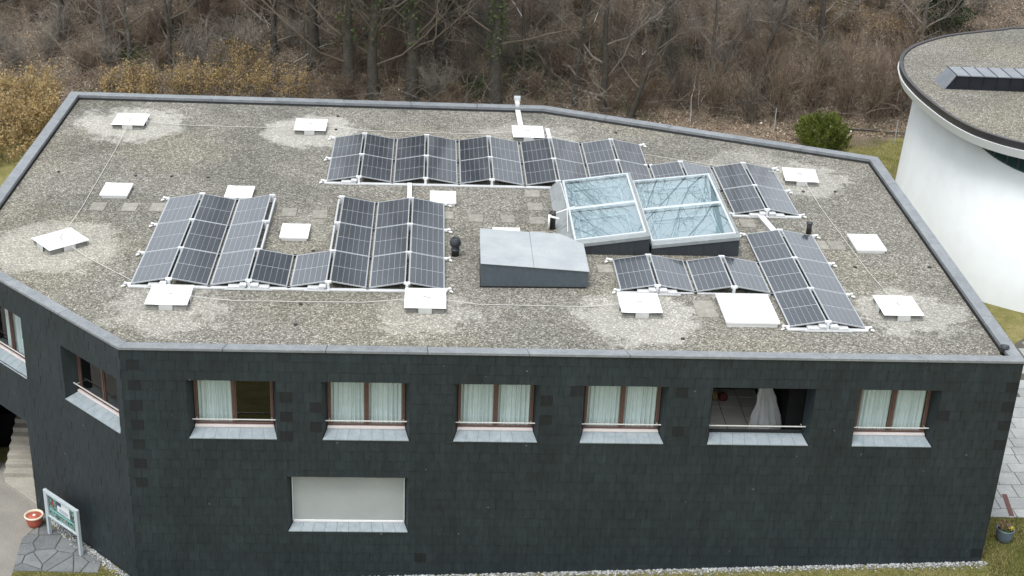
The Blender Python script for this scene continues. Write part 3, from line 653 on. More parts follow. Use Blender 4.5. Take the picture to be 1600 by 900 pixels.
# ------------------------------------------------------------------ roof: anchors, domes, slabs, ropes
AL = ['near the rear left corner', 'between the rear parapet and the rear solar array', 'at the rear parapet beside the cable duct', 'right of the small array near the rear right edge', 'near the front right corner', 'in front of the four low panels, left of the white hatch', 'in front of the right end of the front-left array', 'in front of the left end of the front-left array', 'turned askew near the left roof edge']
for k, (x, y, rz) in enumerate(ANCH):
    t = thing('rope_anchor', (x, y, G), 'white-covered rope anchor '+AL[k], 'roof anchor', 'rope anchors on the gravel roof')
    t.rotation_euler.z = rz; ORG[t.name] = (0, 0, 0)
    a, b = .60, .67
    for q in range(3):
        e = .015+random.uniform(0, .02); part('concrete_slab', MB().box(-a+e, a-e, -b+e, b-e, .002+.062*q, .058+.062*q), 'slab_stack', t, bevel=.006)
    # draped cover with soft creases
    m = MB(); n = 14
    for j in range(n+1):
        for i in range(n+1):
            u, v = -1+2*i/n, -1+2*j/n
            zz = .205+.010*math.sin(3.1*u+k)*math.cos(2.3*v+k*1.7)+.022*math.exp(-(u*u+v*v)*14)-.012*max(abs(u), abs(v))**6
            m.v.append((u*(a+.02), v*(b+.02), zz))
    m.f = [(j*(n+1)+i, j*(n+1)+i+1, (j+1)*(n+1)+i+1, (j+1)*(n+1)+i) for j in range(n) for i in range(n)]
    c = part('cover', m, 'white_cover', t, True)
    hem = MB()
    hem.box(-a-.021, a+.021, -b-.018, -b-.018, .172, .193); hem.box(-a-.021, a+.021, b+.018, b+.024, .172, .193); hem.box(-a-.018, -a-.018, -b-.018, b+.018, .172, .193); hem.box(a+.018, a+.024, -b-.018, b+.018, .172, .193)
    part('hem', hem, 'white_cover', c)
    for bx in ((-.20, .20, -b-.034, -b-.026), (a+.026, a+.034, -.2, .2), (-a-.034, -a-.026, -.2, .2)): part('strap', MB().box(*bx, .01, .185), 'strap', t)
    part('ring', MB().tube([(.12*math.cos(q*math.pi/6), .05*math.sin(q*math.pi/6), .255+.03*math.sin(q*math.pi/6)) for q in range(13)], .012, 6).tube([(0, 0, .2), (0, 0, .27)], .02, 6), 'galv', t)
    if k in (0, 7, 8, 3, 4, 5): part('rope_tail', MB().tube([(0, .0, .25), (.15, -.06, .245), (.32, .02, .24), (.2, .16, .24)], .011, 5), 'rope', t)
DOMES = [(-7.13, -5.97, .95, 1.12, 'left of the front-left array, beyond three pavers'), (-2.88, -5.98, .95, 1.08, 'just behind the front-left array'), (-.65, -9.30, .93, 1.12, 'in the gap of the front-left array'), (4.23, -6.05, .92, 1.08, 'between the rear and the front-left array'), (6.35, -9.25, .92, 1.1, 'half hidden behind the grey hood'), (18.53, -9.3, 1.02, 1.3, 'near the right roof edge'), (13.43, -14.58, 1.62, 1.93, '')]
for x, y, a, b, wh in DOMES:
    big = a > 1.5
    t = thing('roof_hatch' if big else 'roof_dome', (x, y, G), 'large flat white roof hatch in front of the low panels' if big else 'small white square roof dome '+wh, 'roof hatch' if big else 'roof dome', None if big else 'small white domes on the gravel roof')
    a /= 2; b /= 2
    part('curb', MB().box(x-a+.05, x+a-.05, y-b+.05, y+b-.05, G-.01, G+(.13 if big else .10)), 'dome', t, bevel=.01)
    m = MB(); n = 10; H = G+(.15 if big else .12)
    m.box(x-a, x+a, y-b, y+b, H-.02, H+.04)
    for j in range(n+1):
        for i in range(n+1):
            u, v = -1+2*i/n, -1+2*j/n; r = max(abs(u), abs(v))
            m.v.append((x+u*a*.985, y+v*b*.985, H+.038+(.035 if big else .10)*(1-r**4)*(1 if big else (1-.25*(u*u+v*v)))))
    o = 8; m.f += [(o+j*(n+1)+i, o+j*(n+1)+i+1, o+(j+1)*(n+1)+i+1, o+(j+1)*(n+1)+i) for j in range(n) for i in range(n)]
    part('lid', m, 'dome', t)
SLABS = [(-7.51, -7.26, .5, .72, 'first of three in front of the leftmost dome'), (-6.44, -7.25, .5, .72, 'second of three in front of the leftmost dome'), (-5.50, -7.22, .5, .72, 'last of three, touching the front-left array'), (-1.03, -7.41, .5, .72, 'behind the dome in the gap of the front-left array'), (.03, -7.53, .5, .72, 'second one behind the dome in the gap of the front-left array'),
  (7.44, -5.22, .52, .62, 'nearest the rear array, left of the skylights'), (7.46, -6.45, .52, .66, 'second from the rear array, left of the skylights'), (7.46, -7.69, .52, .62, 'third from the rear array, left of the skylights'), (7.44, -8.95, .52, .62, 'half hidden behind the grey hood'), (5.35, -7.6, .5, .66, 'between the hidden dome and the vent pipe, left one'), (6.45, -7.62, .46, .66, 'just behind the half hidden dome'), (12.20, -14.34, .62, 1.12, 'larger, beside the white hatch'), (9.42, -11.55, .5, .6, 'between the grey hood and the low panels'), (16.98, -9.32, .42, .72, 'at the right edge of the front-right array, left one'), (17.50, -9.33, .52, .72, 'at the right edge of the front-right array, right one'), (14.80, -7.55, .52, .68, 'between the skylights and the front-right array'), (4.42, -7.4, .34, .62, 'at the right edge of the front-left array')]
for x, y, a, b, wh in SLABS:
    m = MB().box(-a/2, a/2, -b/2, b/2, -.03, .022)
    o = tag(part('paving_slab', m, 'paver', None, bevel=.006), 'weathered concrete paver sunk in the gravel, '+wh, 'paver', 'concrete pavers in the roof gravel')
    o.location = (x, y, G); o.rotation_euler = (random.uniform(-.01, .01), random.uniform(-.01, .01), random.uniform(-.03, .03))
def span(a, b, label, sag=.10):
    pa, pb = Vector(a), Vector(b); pts = []
    for i in range(13):
        f = i/12; p = pa.lerp(pb, f); p.z = max(p.z-sag*4*f*(1-f), G+.02)+.004*random.uniform(-1, 1); pts.append(p)
    tag(part('safety_rope', MB().tube(pts, .0125, 5), 'rope', None, True, at=a), label, 'rope', 'safety ropes between the anchors')
A3 = [(x, y, G+.25) for x, y, _ in ANCH]
for i, j, l in ((0, 8, 'along the left roof edge'), (8, 7, 'from the askew anchor past the corner of the front-left array'), (7, 6, 'along the front of the front-left array'), (6, 5, 'in front of the grey hood'), (0, 1, 'along the rear parapet at the left'), (1, 2, 'behind the rear solar array'), (2, 3, 'behind the skylights towards the right edge'), (3, 4, 'along the right roof edge')):
    span(A3[i], A3[j], 'thin pale safety rope '+l, .3)
PEG = ['nearest the left roof edge', 'behind the leftmost dome', 'second behind the leftmost dome', 'behind the dome behind the front-left array', 'at the rear parapet above the rear array', 'beside the second rear anchor', 'in front of the front-left array', 'near the front parapet, left of the middle', 'near the front parapet, right of the middle', 'right of the small right-hand array', 'second one right of the small right-hand array', 'right of the front-right array', 'closest to the right roof edge', 'behind the rear array at its right end', 'in the gap of the front-left array']
for k, (x, y) in enumerate([(-9.56, -4.11), (-6.79, -4.32), (-5.52, -4.31), (-4.22, -4.35), (-.02, 2.76), (.01, 1.13), (-.02, -14.51), (-.05, -15.85), (11.21, -16.35), (17.47, -4.45), (18.68, -4.38), (17.69, -11.07), (20.19, -10.96), (11.18, 1.55), (.04, -10.6)]):
    o = tag(part('marker_peg', MB().lathe([(.05, 0), (.062, .03), (.055, .05), (.02, .055)], x, y, G-.01, 9), 'black_pipe', None, at=(x, y, G)), 'small dark peg in the roof gravel '+PEG[k], 'peg', 'small dark pegs in the roof gravel')
# pipes
x, y = 4.62, -10.72
t = thing('vent_pipe', (x, y, G), 'black vent pipe with wide flared cap beside the front-left array', 'vent pipe')
part('pipe', MB().lathe([(.125, 0), (.125, .42)], x, y, G, 20), 'black_pipe', t, True); part('collar', MB().lathe([(.126, .18), (.15, .2), (.15, .23), (.126, .25)], x, y, G, 20), 'anthracite', t, True)
part('cap', MB().lathe([(.127, .34), (.185, .40), (.185, .50), (.135, .60), (.125, .62), (.105, .60), (.10, .45)], x, y, G, 20), 'anthracite', t, True)
x, y = 7.93, -8.35
t = thing('vent_pipe', (x, y, G), 'black pipe with a white bracket at the left skylight', 'vent pipe')
part('pipe', MB().lathe([(.11, 0), (.11, .5), (.12, .52), (.12, .62), (.1, .62), (.095, .5)], x, y, G, 18), 'black_pipe', t, True)
part('bracket', MB().tube([(x-.12, y-.1, G), (x-.12, y-.1, G+.55)], .035, 8).tube([(x-.12, y-.1, G+.5), (x+.22, y-.14, G+.42)], .04, 8).tube([(x-.1, y-.1, G+.53), (x+.75, y+.1, G+.8)], .018, 6), 'clamp', t, True)
for x, y, r, hh, l in ((16.77, -8.33, .09, .42, 'short black pipe stub beside the front-right array'), (20.55, -16.95, .11, .26, 'stubby black pipe in the front right roof corner')):
    t = thing('vent_pipe', (x, y, G), l, 'vent pipe'); part('pipe', MB().lathe([(r, 0), (r, hh), (r*.8, hh), (r*.78, hh-.15)], x, y, G, 18), 'black_pipe', t, True); part('collar', MB().lathe([(r+.002, hh-.06), (r+.025, hh-.05), (r+.025, hh-.01), (r+.002, hh)], x, y, G, 18), 'anthracite', t, True)
# cable ducts
def duct(pts, label, wd=.10):
    t = thing('cable_duct', (pts[0][0], pts[0][1], G), label, 'cable duct', 'pale cable ducts on the roof')
    (xa, ya), (xb, yb) = pts; d = Vector((xb-xa, yb-ya, 0)).normalized(); n = Vector((-d.y, d.x, 0))*wd
    def q(x, y, s, z): return (x+n.x*s, y+n.y*s, z)
    part('channel', MB().hexa([q(xa, ya, 1, G+.01), q(xb, yb, 1, G+.01), q(xb, yb, -1, G+.01), q(xa, ya, -1, G+.01), q(xa, ya, 1, G+.09), q(xb, yb, 1, G+.09), q(xb, yb, -1, G+.09), q(xa, ya, -1, G+.09)]), 'galv', t)
    part('lid', MB().hexa([q(xa, ya, 1.12, G+.092), q(xb, yb, 1.12, G+.092), q(xb, yb, -1.12, G+.092), q(xa, ya, -1.12, G+.092), q(xa, ya, 1.12, G+.11), q(xb, yb, 1.12, G+.11), q(xb, yb, -1.12, G+.11), q(xa, ya, -1.12, G+.11)]), 'alu_white', t)
    return t
duct([(3.03, -4.66), (3.06, -6.5)], 'pale cable duct between the rear and the front-left array', .07); duct([(15.35, -6.95), (15.60, -8.68)], 'pale cable duct between the small and the front-right array')
t = duct([(7.33, 4.10), (7.37, 1.6)], 'white cable duct crossing the rear parapet', .09)
part('upstand', MB().box(7.24, 7.42, 4.06, 4.5, G+.24, G+.33).box(7.24, 7.42, 4.42, 4.5, G-1.5, G+.24), 'alu_white', t); part('junction_box', MB().box(7.2, 7.46, 4.30, 4.52, G+.332, G+.50), 'galv', t, bevel=.01)
part('rise', MB().box(7.25, 7.41, 4.0, 4.08, G+.11, G+.33), 'alu_white', t)
duct([(8.42, 1.6), (8.45, .05)], 'white duct strip beside the anchor at the rear parapet', .07)

# ------------------------------------------------------------------ roof: skylights and hood
def skylight(x0, x1, y0, y1, z0, z1, label, shade, right=False):
    t = thing('glazed_skylight', ((x0+x1)/2, y0, G), label, 'skylight', 'sawtooth skylights')
    def zt(x): return z0+(z1-z0)*(x-x0)/(x1-x0)
    e = .05
    body = MB()
    bz = lambda x: zt(x)-.16
    X0, X1, Y0, Y1 = x0-.0, x1+.10, y0-.22, y1+.16
    W_ = .04
    # four curb sides, hollow in the middle
    for (a, b, c, d) in ((X0, X1, Y0, Y0+W_), (X0, X1, Y1-W_, Y1), (X0, X0+W_, Y0+W_, Y1-W_), (X1-W_, X1, Y0+W_, Y1-W_)):
        body.hexa([(a, c, G-.02), (b, c, G-.02), (b, d, G-.02), (a, d, G-.02), (a, c, bz(a)), (b, c, bz(b)), (b, d, bz(b)), (a, d, bz(a))])
    part('curb', body, 'anthracite', t)
    for k in range(1, 5):      # standing seams on the front of the curb
        xx = X0+(X1-X0)*k/5; part('seam', MB().box(xx-.008, xx+.008, Y0-.012, Y0-.001, G, bz(xx)-.01), 'anthracite', t)
    fl = MB()
    def slopebar(a, b, c, d, lo, hi): fl.hexa([(a, c, zt(a)+lo), (b, c, zt(b)+lo), (b, d, zt(b)+lo), (a, d, zt(a)+lo), (a, c, zt(a)+hi), (b, c, zt(b)+hi), (b, d, zt(b)+hi), (a, d, zt(a)+hi)])
    slopebar(x0, X1+.02, Y0-.03, y0-.005, -.16, -.05); slopebar(x0, X1+.02, y1+.005, Y1+.02, -.16, -.05); slopebar(X1-.10, X1+.02, y0-.005, y1+.005, -.16, -.05); slopebar(x0-.02, x0+.05, y0-.005, y1+.005, -.16, -.07)
    part('flashing', fl, 'flash', t)
    ym = (y0+y1)/2; f = .065
    for n_, (ya, yb) in enumerate(((y0, ym-.012), (ym+.012, y1))):
        fr = MB()
        def fb(a, b, c, d): fr.hexa([(a, c, zt(a)-.07), (b, c, zt(b)-.07), (b, d, zt(b)-.07), (a, d, zt(a)-.07), (a, c, zt(a)+.015), (b, c, zt(b)+.015), (b, d, zt(b)+.015), (a, d, zt(a)+.015)])
        fb(x0, x1, ya, ya+f); fb(x0, x1, yb-f, yb); fb(x0, x0+f, ya+f, yb-f); fb(x1-f, x1, ya+f, yb-f)
        sash = part('sash', fr, 'sky_frame', t, bevel=.008)
        part('pane', MB().quad((x0+f, ya+f, zt(x0+f)), (x1-f, ya+f, zt(x1-f)), (x1-f, yb-f, zt(x1-f)), (x0+f, yb-f, zt(x0+f))), 'sky_glass', sash)
        # light well with an inner frame below the glass
        wl = MB(); d0 = -.14; g = .20; dz = -.62
        top = [(x0+.03, ya+.02), (x1-.03, ya+.02), (x1-.03, yb-.02), (x0+.03, yb-.02)]
        inn_ = [(x0+.36, ya+.30), (x1-.36, ya+.30), (x1-.36, yb-.30), (x0+.36, yb-.30)]
        for i in range(4):
            j = (i+1) % 4
            wl.quad((*top[i], zt(top[i][0])+d0), (*top[j], zt(top[j][0])+d0), (*inn_[j], zt(inn_[j][0])-.34), (*inn_[i], zt(inn_[i][0])-.34))
        part('light_well', wl, 'well', sash)
        ed = MB()
        for i in range(4):
            j = (i+1) % 4; ed.tube([(*inn_[i], zt(inn_[i][0])-.32), (*inn_[j], zt(inn_[j][0])-.32)], .045, 4)
        part('inner_frame', ed, 'well_edge', sash)
        fl_ = MB().quad(*[(px_, py_, zt(px_)-.36) for px_, py_ in ((x0+.3, ya+.25), (x1-.3, ya+.25), (x1-.3, yb-.25), (x0+.3, yb-.25))])
        part('shaft_floor', fl_, 'well', sash)
    return t
s1 = skylight(8.52, 10.86, -10.22, -4.88, 8.30, 8.65, 'left glazed skylight, reflecting bare branches, two panes in a silver frame', .5)
skylight(11.06, 13.84, -10.16, -4.75, 8.30, 8.65, 'right glazed skylight with two panes reflecting the sky', .5, True)
# grey side sheet on the left flank of the left skylight
m = MB(); m.hexa([(8.08, -9.9, G), (8.5, -9.9, G), (8.5, -4.6, G), (8.08, -4.6, G), (8.44, -9.9, 8.16), (8.5, -9.9, 8.16), (8.5, -4.6, 8.20), (8.40, -4.6, 8.20)])
part('side_sheet', m, 'flash', s1); 
for y in (-8.6, -7.2, -5.9): part('side_seam', MB().hexa([(8.07, y-.01, G), (8.12, y-.01, G), (8.12, y+.01, G), (8.07, y+.01, G), (8.42, y-.01, 8.19), (8.46, y-.01, 8.19), (8.46, y+.01, 8.19), (8.42, y+.01, 8.19)]), 'flash', s1)
part('opener_rod', MB().tube([(8.42, -5.4, 8.42), (8.5, -7.3, 8.36), (8.38, -9.3, 8.2)], .016, 5), 'alu_white', s1)
t = thing('ventilation_hood', (7, -13.1, G), 'low pale grey sheet metal hood with a dark front and cut corner', 'ventilation hood')
hb = [(5.39, -13.13), (8.70, -13.07), (8.70, -11.0), (8.0, -10.35), (5.43, -10.45)]
zh = lambda x, y: 8.74-(x-5.39)/3.31*.23
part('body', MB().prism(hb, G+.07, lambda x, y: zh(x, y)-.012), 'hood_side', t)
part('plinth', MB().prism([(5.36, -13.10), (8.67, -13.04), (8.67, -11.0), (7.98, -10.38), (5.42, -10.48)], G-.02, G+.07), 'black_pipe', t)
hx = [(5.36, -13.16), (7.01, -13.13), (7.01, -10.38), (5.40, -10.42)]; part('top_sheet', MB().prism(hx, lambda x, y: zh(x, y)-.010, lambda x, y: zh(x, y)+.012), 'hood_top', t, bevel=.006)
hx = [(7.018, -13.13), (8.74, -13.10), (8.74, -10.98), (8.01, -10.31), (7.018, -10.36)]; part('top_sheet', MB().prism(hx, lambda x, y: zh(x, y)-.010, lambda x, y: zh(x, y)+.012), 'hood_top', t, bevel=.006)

# ------------------------------------------------------------------ things in the loggia
bm_ = MB(); n, mrows = 22, 9; rg = random.Random(77); fold = [rg.uniform(.72, 1.28) for _ in range(n)]
for j in range(mrows+1):
    v = j/mrows
    for i in range(n):
        q = 2*math.pi*i/n; rr = (.50*(1-v)**.62+.02-.10*math.sin(3.14*v)*(1 if math.cos(q) < 0 else -.25))*(1+.6*(fold[i]-1)+rg.uniform(-.12, .12))
        bm_.v.append((13.84+rr*math.cos(q)*1.0-.10*v, YF+.95+.30*v+rr*math.sin(q)*.5, 5.05+1.72*v-(.10*(1-v))*math.sin(2*q+1)+rg.uniform(-.02, .02)))
for j in range(mrows):
    for i in range(n):
        a, b, c, d = j*n+i, j*n+(i+1) % n, (j+1)*n+(i+1) % n, (j+1)*n+i
        bm_.f += [(a, b, c), (a, c, d)] if rg.random() < .5 else [(a, b, d), (b, c, d)]
tag(part('plastic_sheet', bm_, 'plastic', None, False, at=(13.84, YF+.95, 5.06)), 'crumpled clear plastic sheet hung up inside the open loggia', 'plastic sheet')
tg = thing('toy_bundle', (12.75, YF+2.7, 5.02), 'small red and yellow bundle at the back of the open loggia', 'bundle')
MAT['red_cloth'] = pbr('red_cloth', (.10, .02, .018), rough=.8); MAT['yellow_cloth'] = pbr('yellow_cloth', (.20, .13, .035), rough=.8)
part('red_bag', MB().lathe([(.04, 0), (.15, .04), (.16, .12), (.12, .2), (.04, .26)], 12.95, YF+2.9, 5.02, 14), 'red_cloth', tg, True); part('yellow_bag', MB().lathe([(.03, 0), (.10, .03), (.12, .11), (.08, .24), (.02, .3)], 12.68, YF+2.9, 5.02, 12), 'yellow_cloth', tg, True)

# ------------------------------------------------------------------ neighbouring white building
H2 = 8.5
ctrl = [(33.8, 17.55), (32.26, 17.05), (29.98, 16.1), (28.58, 15.25), (27.04, 13.85), (26.04, 12.45), (25.38, 10.85), (24.98, 8.84), (24.9, 6.9), (24.98, 5.3), (25.25, 3.2), (25.73, 1.6), (26.46, .5), (27.3, -.25), (28.6, -1.1), (30.5, -1.9), (33, -2.5), (37, -2.3), (41, 0), (43.5, 4), (44, 9), (42, 14), (38.5, 17)]
def smooth_closed(pts, k=5):
    out = []; n = len(pts)
    for i in range(n):
        p0, p1, p2, p3 = [Vector(pts[(i+j-1) % n]) for j in range(4)]
        for q in range(k):
            t = q/k; out.append(.5*((2*p1)+(p2-p0)*t+(2*p0-5*p1+4*p2-p3)*t*t+(3*p1-p0-3*p2+p3)*t**3))
    return [(p.x, p.y) for p in out]
ell = smooth_closed(ctrl)
WB = thing('white_rotunda', (33, 7, 1), 'white rendered building with a rounded gravel roof at the right edge', 'building')
def ring(mb, lo, hi, zlo, zhi):
    n = len(lo); o = len(mb.v); mb.v += [(*p, zlo) for p in lo]+[(*p, zhi) for p in hi]; mb.f += [(o+i, o+n+i, o+n+(i+1) % n, o+(i+1) % n) for i in range(n)]
    return mb
def insm(poly, d):
    return inset(poly, d)
ell_in = insm(ell, .28)
part('roof', MB().prism(insm(ell, .2), H2-.25, H2-.05), 'gravel2', WB)
rim = MB(); ring(rim, ell, insm(ell, .16), H2, H2); ring(rim, insm(ell, .16), insm(ell, .17), H2, H2-.06); part('roof_edge', rim, 'fascia', WB)
part('fascia', ring(MB(), insm(ell, .03), ell, H2-.30, H2), 'fascia', WB)
cor = MB(); ring(cor, insm(ell, .10), insm(ell, -.03), H2-.68, H2-.305); ring(cor, insm(ell, -.03), insm(ell, .2), H2-.305, H2-.302); ring(cor, insm(ell, 1.3), insm(ell, .10), H2-.70, H2-.68)
part('cornice', cor, 'cornice_white', WB, True)
# battered wall below the cornice, a glazed strip between them on the front right
cx, cyy = 34., 7.
wtop = insm(ell, .95)
ang = [math.atan2(p[1]-cyy, p[0]-cx) for p in wtop]
wt, wb_ = MB(), None
zt_ = []
for p in wtop:
    # the wall head drops away from the cornice towards the right of the front
    zt_.append(H2-.70-(.95*float(np.clip((3.9-p[1])/3.6, 0, 1)) if p[0] < 40 else 0))
n = len(wtop); bot = insm(ell, .60)
wt.v = [(*bot[i], .2) for i in range(n)]+[(*wtop[i], zt_[i]) for i in range(n)]+[(*insm(ell, 1.3)[i], zt_[i]) for i in range(n)]
wt.f = [(i, n+i, n+(i+1) % n, (i+1) % n) for i in range(n)]+[(n+i, 2*n+i, 2*n+(i+1) % n, n+(i+1) % n) for i in range(n)]
part('wall', wt, 'render_white', WB, True)
gs = insm(ell, 1.08); gl = MB()
ring(gl, gs, gs, H2-1.9, H2-.79); sw = part('window_strip', gl, 'green_glass', WB)
for i in range(0, n, 3):
    if gs[i][0] < 34 and gs[i][1] < 6 : part('glazing_bar', MB().tube([(*gs[i], H2-1.9), (*gs[i], H2-.79)], .03, 4), 'fascia', sw)
# zinc monitor on its roof
mo = part('roof_monitor', MB().hexa([(26.30, 6.85, H2-.1), (33.5, 6.6, H2-.1), (33.5, 8.6, H2-.1), (26.25, 8.15, H2-.1), (26.72, 6.84, H2+.56), (33.3, 6.6, H2+.56), (33.3, 8.25, H2+.56), (26.68, 7.95, H2+.56)]), 'zinc_dark', WB)
for k in range(11):
    xa = 26.70+.6*k; xb = xa+.585
    part('roof_sheet', MB().hexa([(xa, 6.80-.02*k, H2+.562), (xb, 6.80-.02*(k+1), H2+.562), (xb, 8.1, H2+.562), (xa, 8.1, H2+.562), (xa, 6.80-.02*k, H2+.60), (xb, 6.80-.02*(k+1), H2+.60), (xb, 8.1, H2+.60), (xa, 8.1, H2+.60)]), 'zinc_pale', mo)
    part('ridge_seam', MB().box(xa-.022, xa-.004, 6.8-.02*k, 8.1, H2+.562, H2+.625), 'fascia', mo)
    part('seam', MB().tube([(xa, 6.84-.022*k, H2+.02), (xa, 6.80-.02*k, H2+.60)], .012, 4), 'zinc_dark', mo)
part('end_sheet', MB().hexa([(26.22, 6.85, H2-.05), (26.28, 6.84, H2-.05), (26.24, 8.15, H2-.05), (26.18, 8.15, H2-.05), (26.66, 6.82, H2+.59), (26.70, 6.82, H2+.59), (26.66, 7.98, H2+.59), (26.62, 7.98, H2+.59)]), 'zinc_pale', mo)

# ------------------------------------------------------------------ ground at the left: drive, flagstones, sign, pot
Z0 = .13
struct('driveway', MB().prism([(-60, -45), (-8.7, -45), (-8.55, -17.2), (-8.72, -15.6), (-8.3, -14.55), (-8.0, -13.6), (-9.6, -12.0), (-11.2, -10.6), (-11.3, -4), (-14, -2), (-60, -2)], Z0-.05, Z0+.008), 'asphalt')
bedp = [(-8.55, -17.22), (-8.70, -15.6), (-8.25, -14.75), (-6.05, -16.75), (-6.05, -17.30)]
bed = struct('flagstone_paving', MB().prism(bedp, Z0-.05, Z0+.010), 'joint')
def clip(poly, p, nrm):
    out = []; n = len(poly)
    for i in range(n):
        a, b = Vector(poly[i]), Vector(poly[(i+1) % n]); da, db = (a-p).dot(nrm), (b-p).dot(nrm)
        if da <= 0: out.append((a.x, a.y))
        if (da < 0 < db) or (db < 0 < da): q = a.lerp(b, da/(da-db)); out.append((q.x, q.y))
    return out
def voronoi_stones(outline, seeds, gap, z, th, mat, parent, name='flagstone'):
    for i, s in enumerate(seeds):
        poly = outline
        for j, q in enumerate(seeds):
            if i == j: continue
            a, b = Vector(s), Vector(q); d = (b-a)
            if d.length > 6: continue
            nr = d.normalized(); poly = clip(poly, (a+b)/2-nr*gap/2, nr)
            if len(poly) < 3: break
        if len(poly) < 3: continue
        ar = sum(poly[k][0]*poly[(k+1) % len(poly)][1]-poly[(k+1) % len(poly)][0]*poly[k][1] for k in range(len(poly)))
        if abs(ar) < .03: continue
        if ar < 0: poly = poly[::-1]
        dz = random.uniform(-.004, .004); part(name, MB().prism(poly, z-.02, z+th+dz), mat, parent, bevel=.01)
rs = random.Random(5); seeds = []
while len(seeds) < 20:
    p = (rs.uniform(-8.7, -6.0), rs.uniform(-17.3, -14.8))
    if all((p[0]-q[0])**2+(p[1]-q[1])**2 > .36**2 for q in seeds): seeds.append(p)
voronoi_stones(inset(bedp, .02), seeds, .035, Z0, .028, 'flag', bed)
# strips of pebbles at the foot of the walls
def pebbles(a, b, width, count, label):
    m = MB(); a, b = Vector(a), Vector(b); u = (b-a).normalized(); n = Vector((u.y, -u.x)); Lh = (b-a).length
    for _ in range(count):
        t = random.uniform(0, Lh); d = abs(random.gauss(0, .5))*width; p = a+u*t+n*min(d, width*1.3); r = random.uniform(.02, .045)
        z = GZ(p.x, p.y)+r*.5; q = random.uniform(0, 6.28)
        vs = [(p.x+r*math.cos(q+k*1.57)*random.uniform(.7, 1.2), p.y+r*math.sin(q+k*1.57)*random.uniform(.7, 1.2), z) for k in range(4)]
        m.add(vs+[(p.x, p.y, z+r*.7), (p.x, p.y, z-r*.7)], [(0, 1, 4), (1, 2, 4), (2, 3, 4), (3, 0, 4), (1, 0, 5), (2, 1, 5), (3, 2, 5), (0, 3, 5)])
    tag(part('gravel_strip', m, 'pebble'), label, kind='stuff')
pebbles((-4.7, -17.76), (21.0, -17.76), .26, 3600, 'pale pebbles along the foot of the front wall')
pebbles((-8.5, -14.10), (-4.75, -17.78), .26, 900, 'pale pebbles along the foot of the angled wall')
# information board
u = Vector((.75, -.66, 0)).normalized(); nout = Vector((-u.y*-1, 0, 0)); nout = Vector((-.66, -.75, 0)).normalized()
p0, p1 = Vector((-7.93, -15.30, Z0)), Vector((-6.72, -16.42, Z0)); u = (p1-p0).normalized(); nout = Vector((u.y, -u.x, 0))
if nout.y > 0: nout = -nout
t = thing('information_board', ((p0+p1)/2)[:], 'framed information board on two metal posts beside the angled wall', 'sign')
def ob(c0, c1, d0, d1, z0, z1):
    def q(c, d, z): v = p0+u*c+nout*d; return (v.x, v.y, z)
    return MB().hexa([q(c0, d0, z0), q(c1, d0, z0), q(c1, d1, z0), q(c0, d1, z0), q(c0, d0, z1), q(c1, d0, z1), q(c1, d1, z1), q(c0, d1, z1)])
Lb = (p1-p0).length
for c in (0, Lb): part('post', ob(c-.05, c+.05, -.05, .05, Z0-.2, Z0+1.66), 'board_metal', t, bevel=.008)
part('frame', ob(.05, Lb-.05, -.045, .06, Z0+1.56, Z0+1.655), 'board_metal', t, bevel=.006); part('frame', ob(.05, Lb-.05, -.045, .045, Z0+.70, Z0+.76), 'board_metal', t, bevel=.006)
for c in (.05, Lb-.11): part('frame', ob(c, c+.06, -.04, .042, Z0+.76, Z0+1.56), 'board_metal', t)
part('back_plate', ob(.11, Lb-.11, -.03, -.012, Z0+.76, Z0+1.56), 'board_metal', t)
def printmat():
    m, tt, n, b = newmat('printed_map'); vec = N(tt, 'ShaderNodeNewGeometry').outputs['Position']
    cr = N(tt, 'ShaderNodeValToRGB'); cr.color_ramp.interpolation = 'CONSTANT'; e = cr.color_ramp.elements
    e[0].color = (.03, .04, .035, 1); e[0].position = 0
    for p, c in ((.42, (.07, .10, .08)), (.48, (.16, .32, .30)), (.54, (.05, .06, .05)), (.60, (.30, .30, .26)), (.66, (.10, .20, .19))): k = e.new(p); k.color = (*c, 1)
    tt.links.new(noise(tt, vec, 7, 4, .6), cr.inputs[0]); tt.links.new(cr.outputs[0], b.inputs['Base Color']); b.inputs['Roughness'].default_value = .25; return m
MAT['print'] = printmat(); MAT['paper'] = pbr('white_paper', (.62, .66, .68), rough=.5); MAT['navy'] = pbr('navy_print', (.03, .05, .10), rough=.5); MAT['red_print'] = pbr('red_print', (.42, .05, .04), rough=.5); MAT['teal_print'] = pbr('teal_print', (.16, .40, .37), rough=.5)
ps = part('poster', ob(.11, Lb-.11, -.012, -.006, Z0+.76, Z0+1.56), 'print', t)
part('paper_notice', ob(.58, 1.22, -.006, -.003, Z0+1.10, Z0+1.50), 'paper', ps); part('notice_header', ob(.56, .80, -.003, -.001, Z0+1.34, Z0+1.48), 'navy', ps)
for k in range(5): part('notice_line', ob(.66, 1.15, -.003, -.0015, Z0+1.14+.035*k, Z0+1.152+.035*k), 'navy', ps) if k < 4 else None
part('river_band', ob(.16, 1.40, -.006, -.0045, Z0+.98, Z0+1.05), 'teal_print', ps)
for k in range(6):
    q = k*math.pi/6; c = .33; zc = Z0+1.28; m = MB()
    def qq(du, dz): v = p0+u*(c+du)+nout*-.004; return (v.x, v.y, zc+dz)
    a = (math.cos(q)*.11, math.sin(q)*.11); b = (-math.sin(q)*.016, math.cos(q)*.016)
    m.quad(qq(a[0]+b[0]*.2, a[1]+b[1]*.2), qq(b[0], b[1]), qq(-a[0], -a[1]), qq(-b[0], -b[1])); part('red_petal', m, 'red_print', ps)
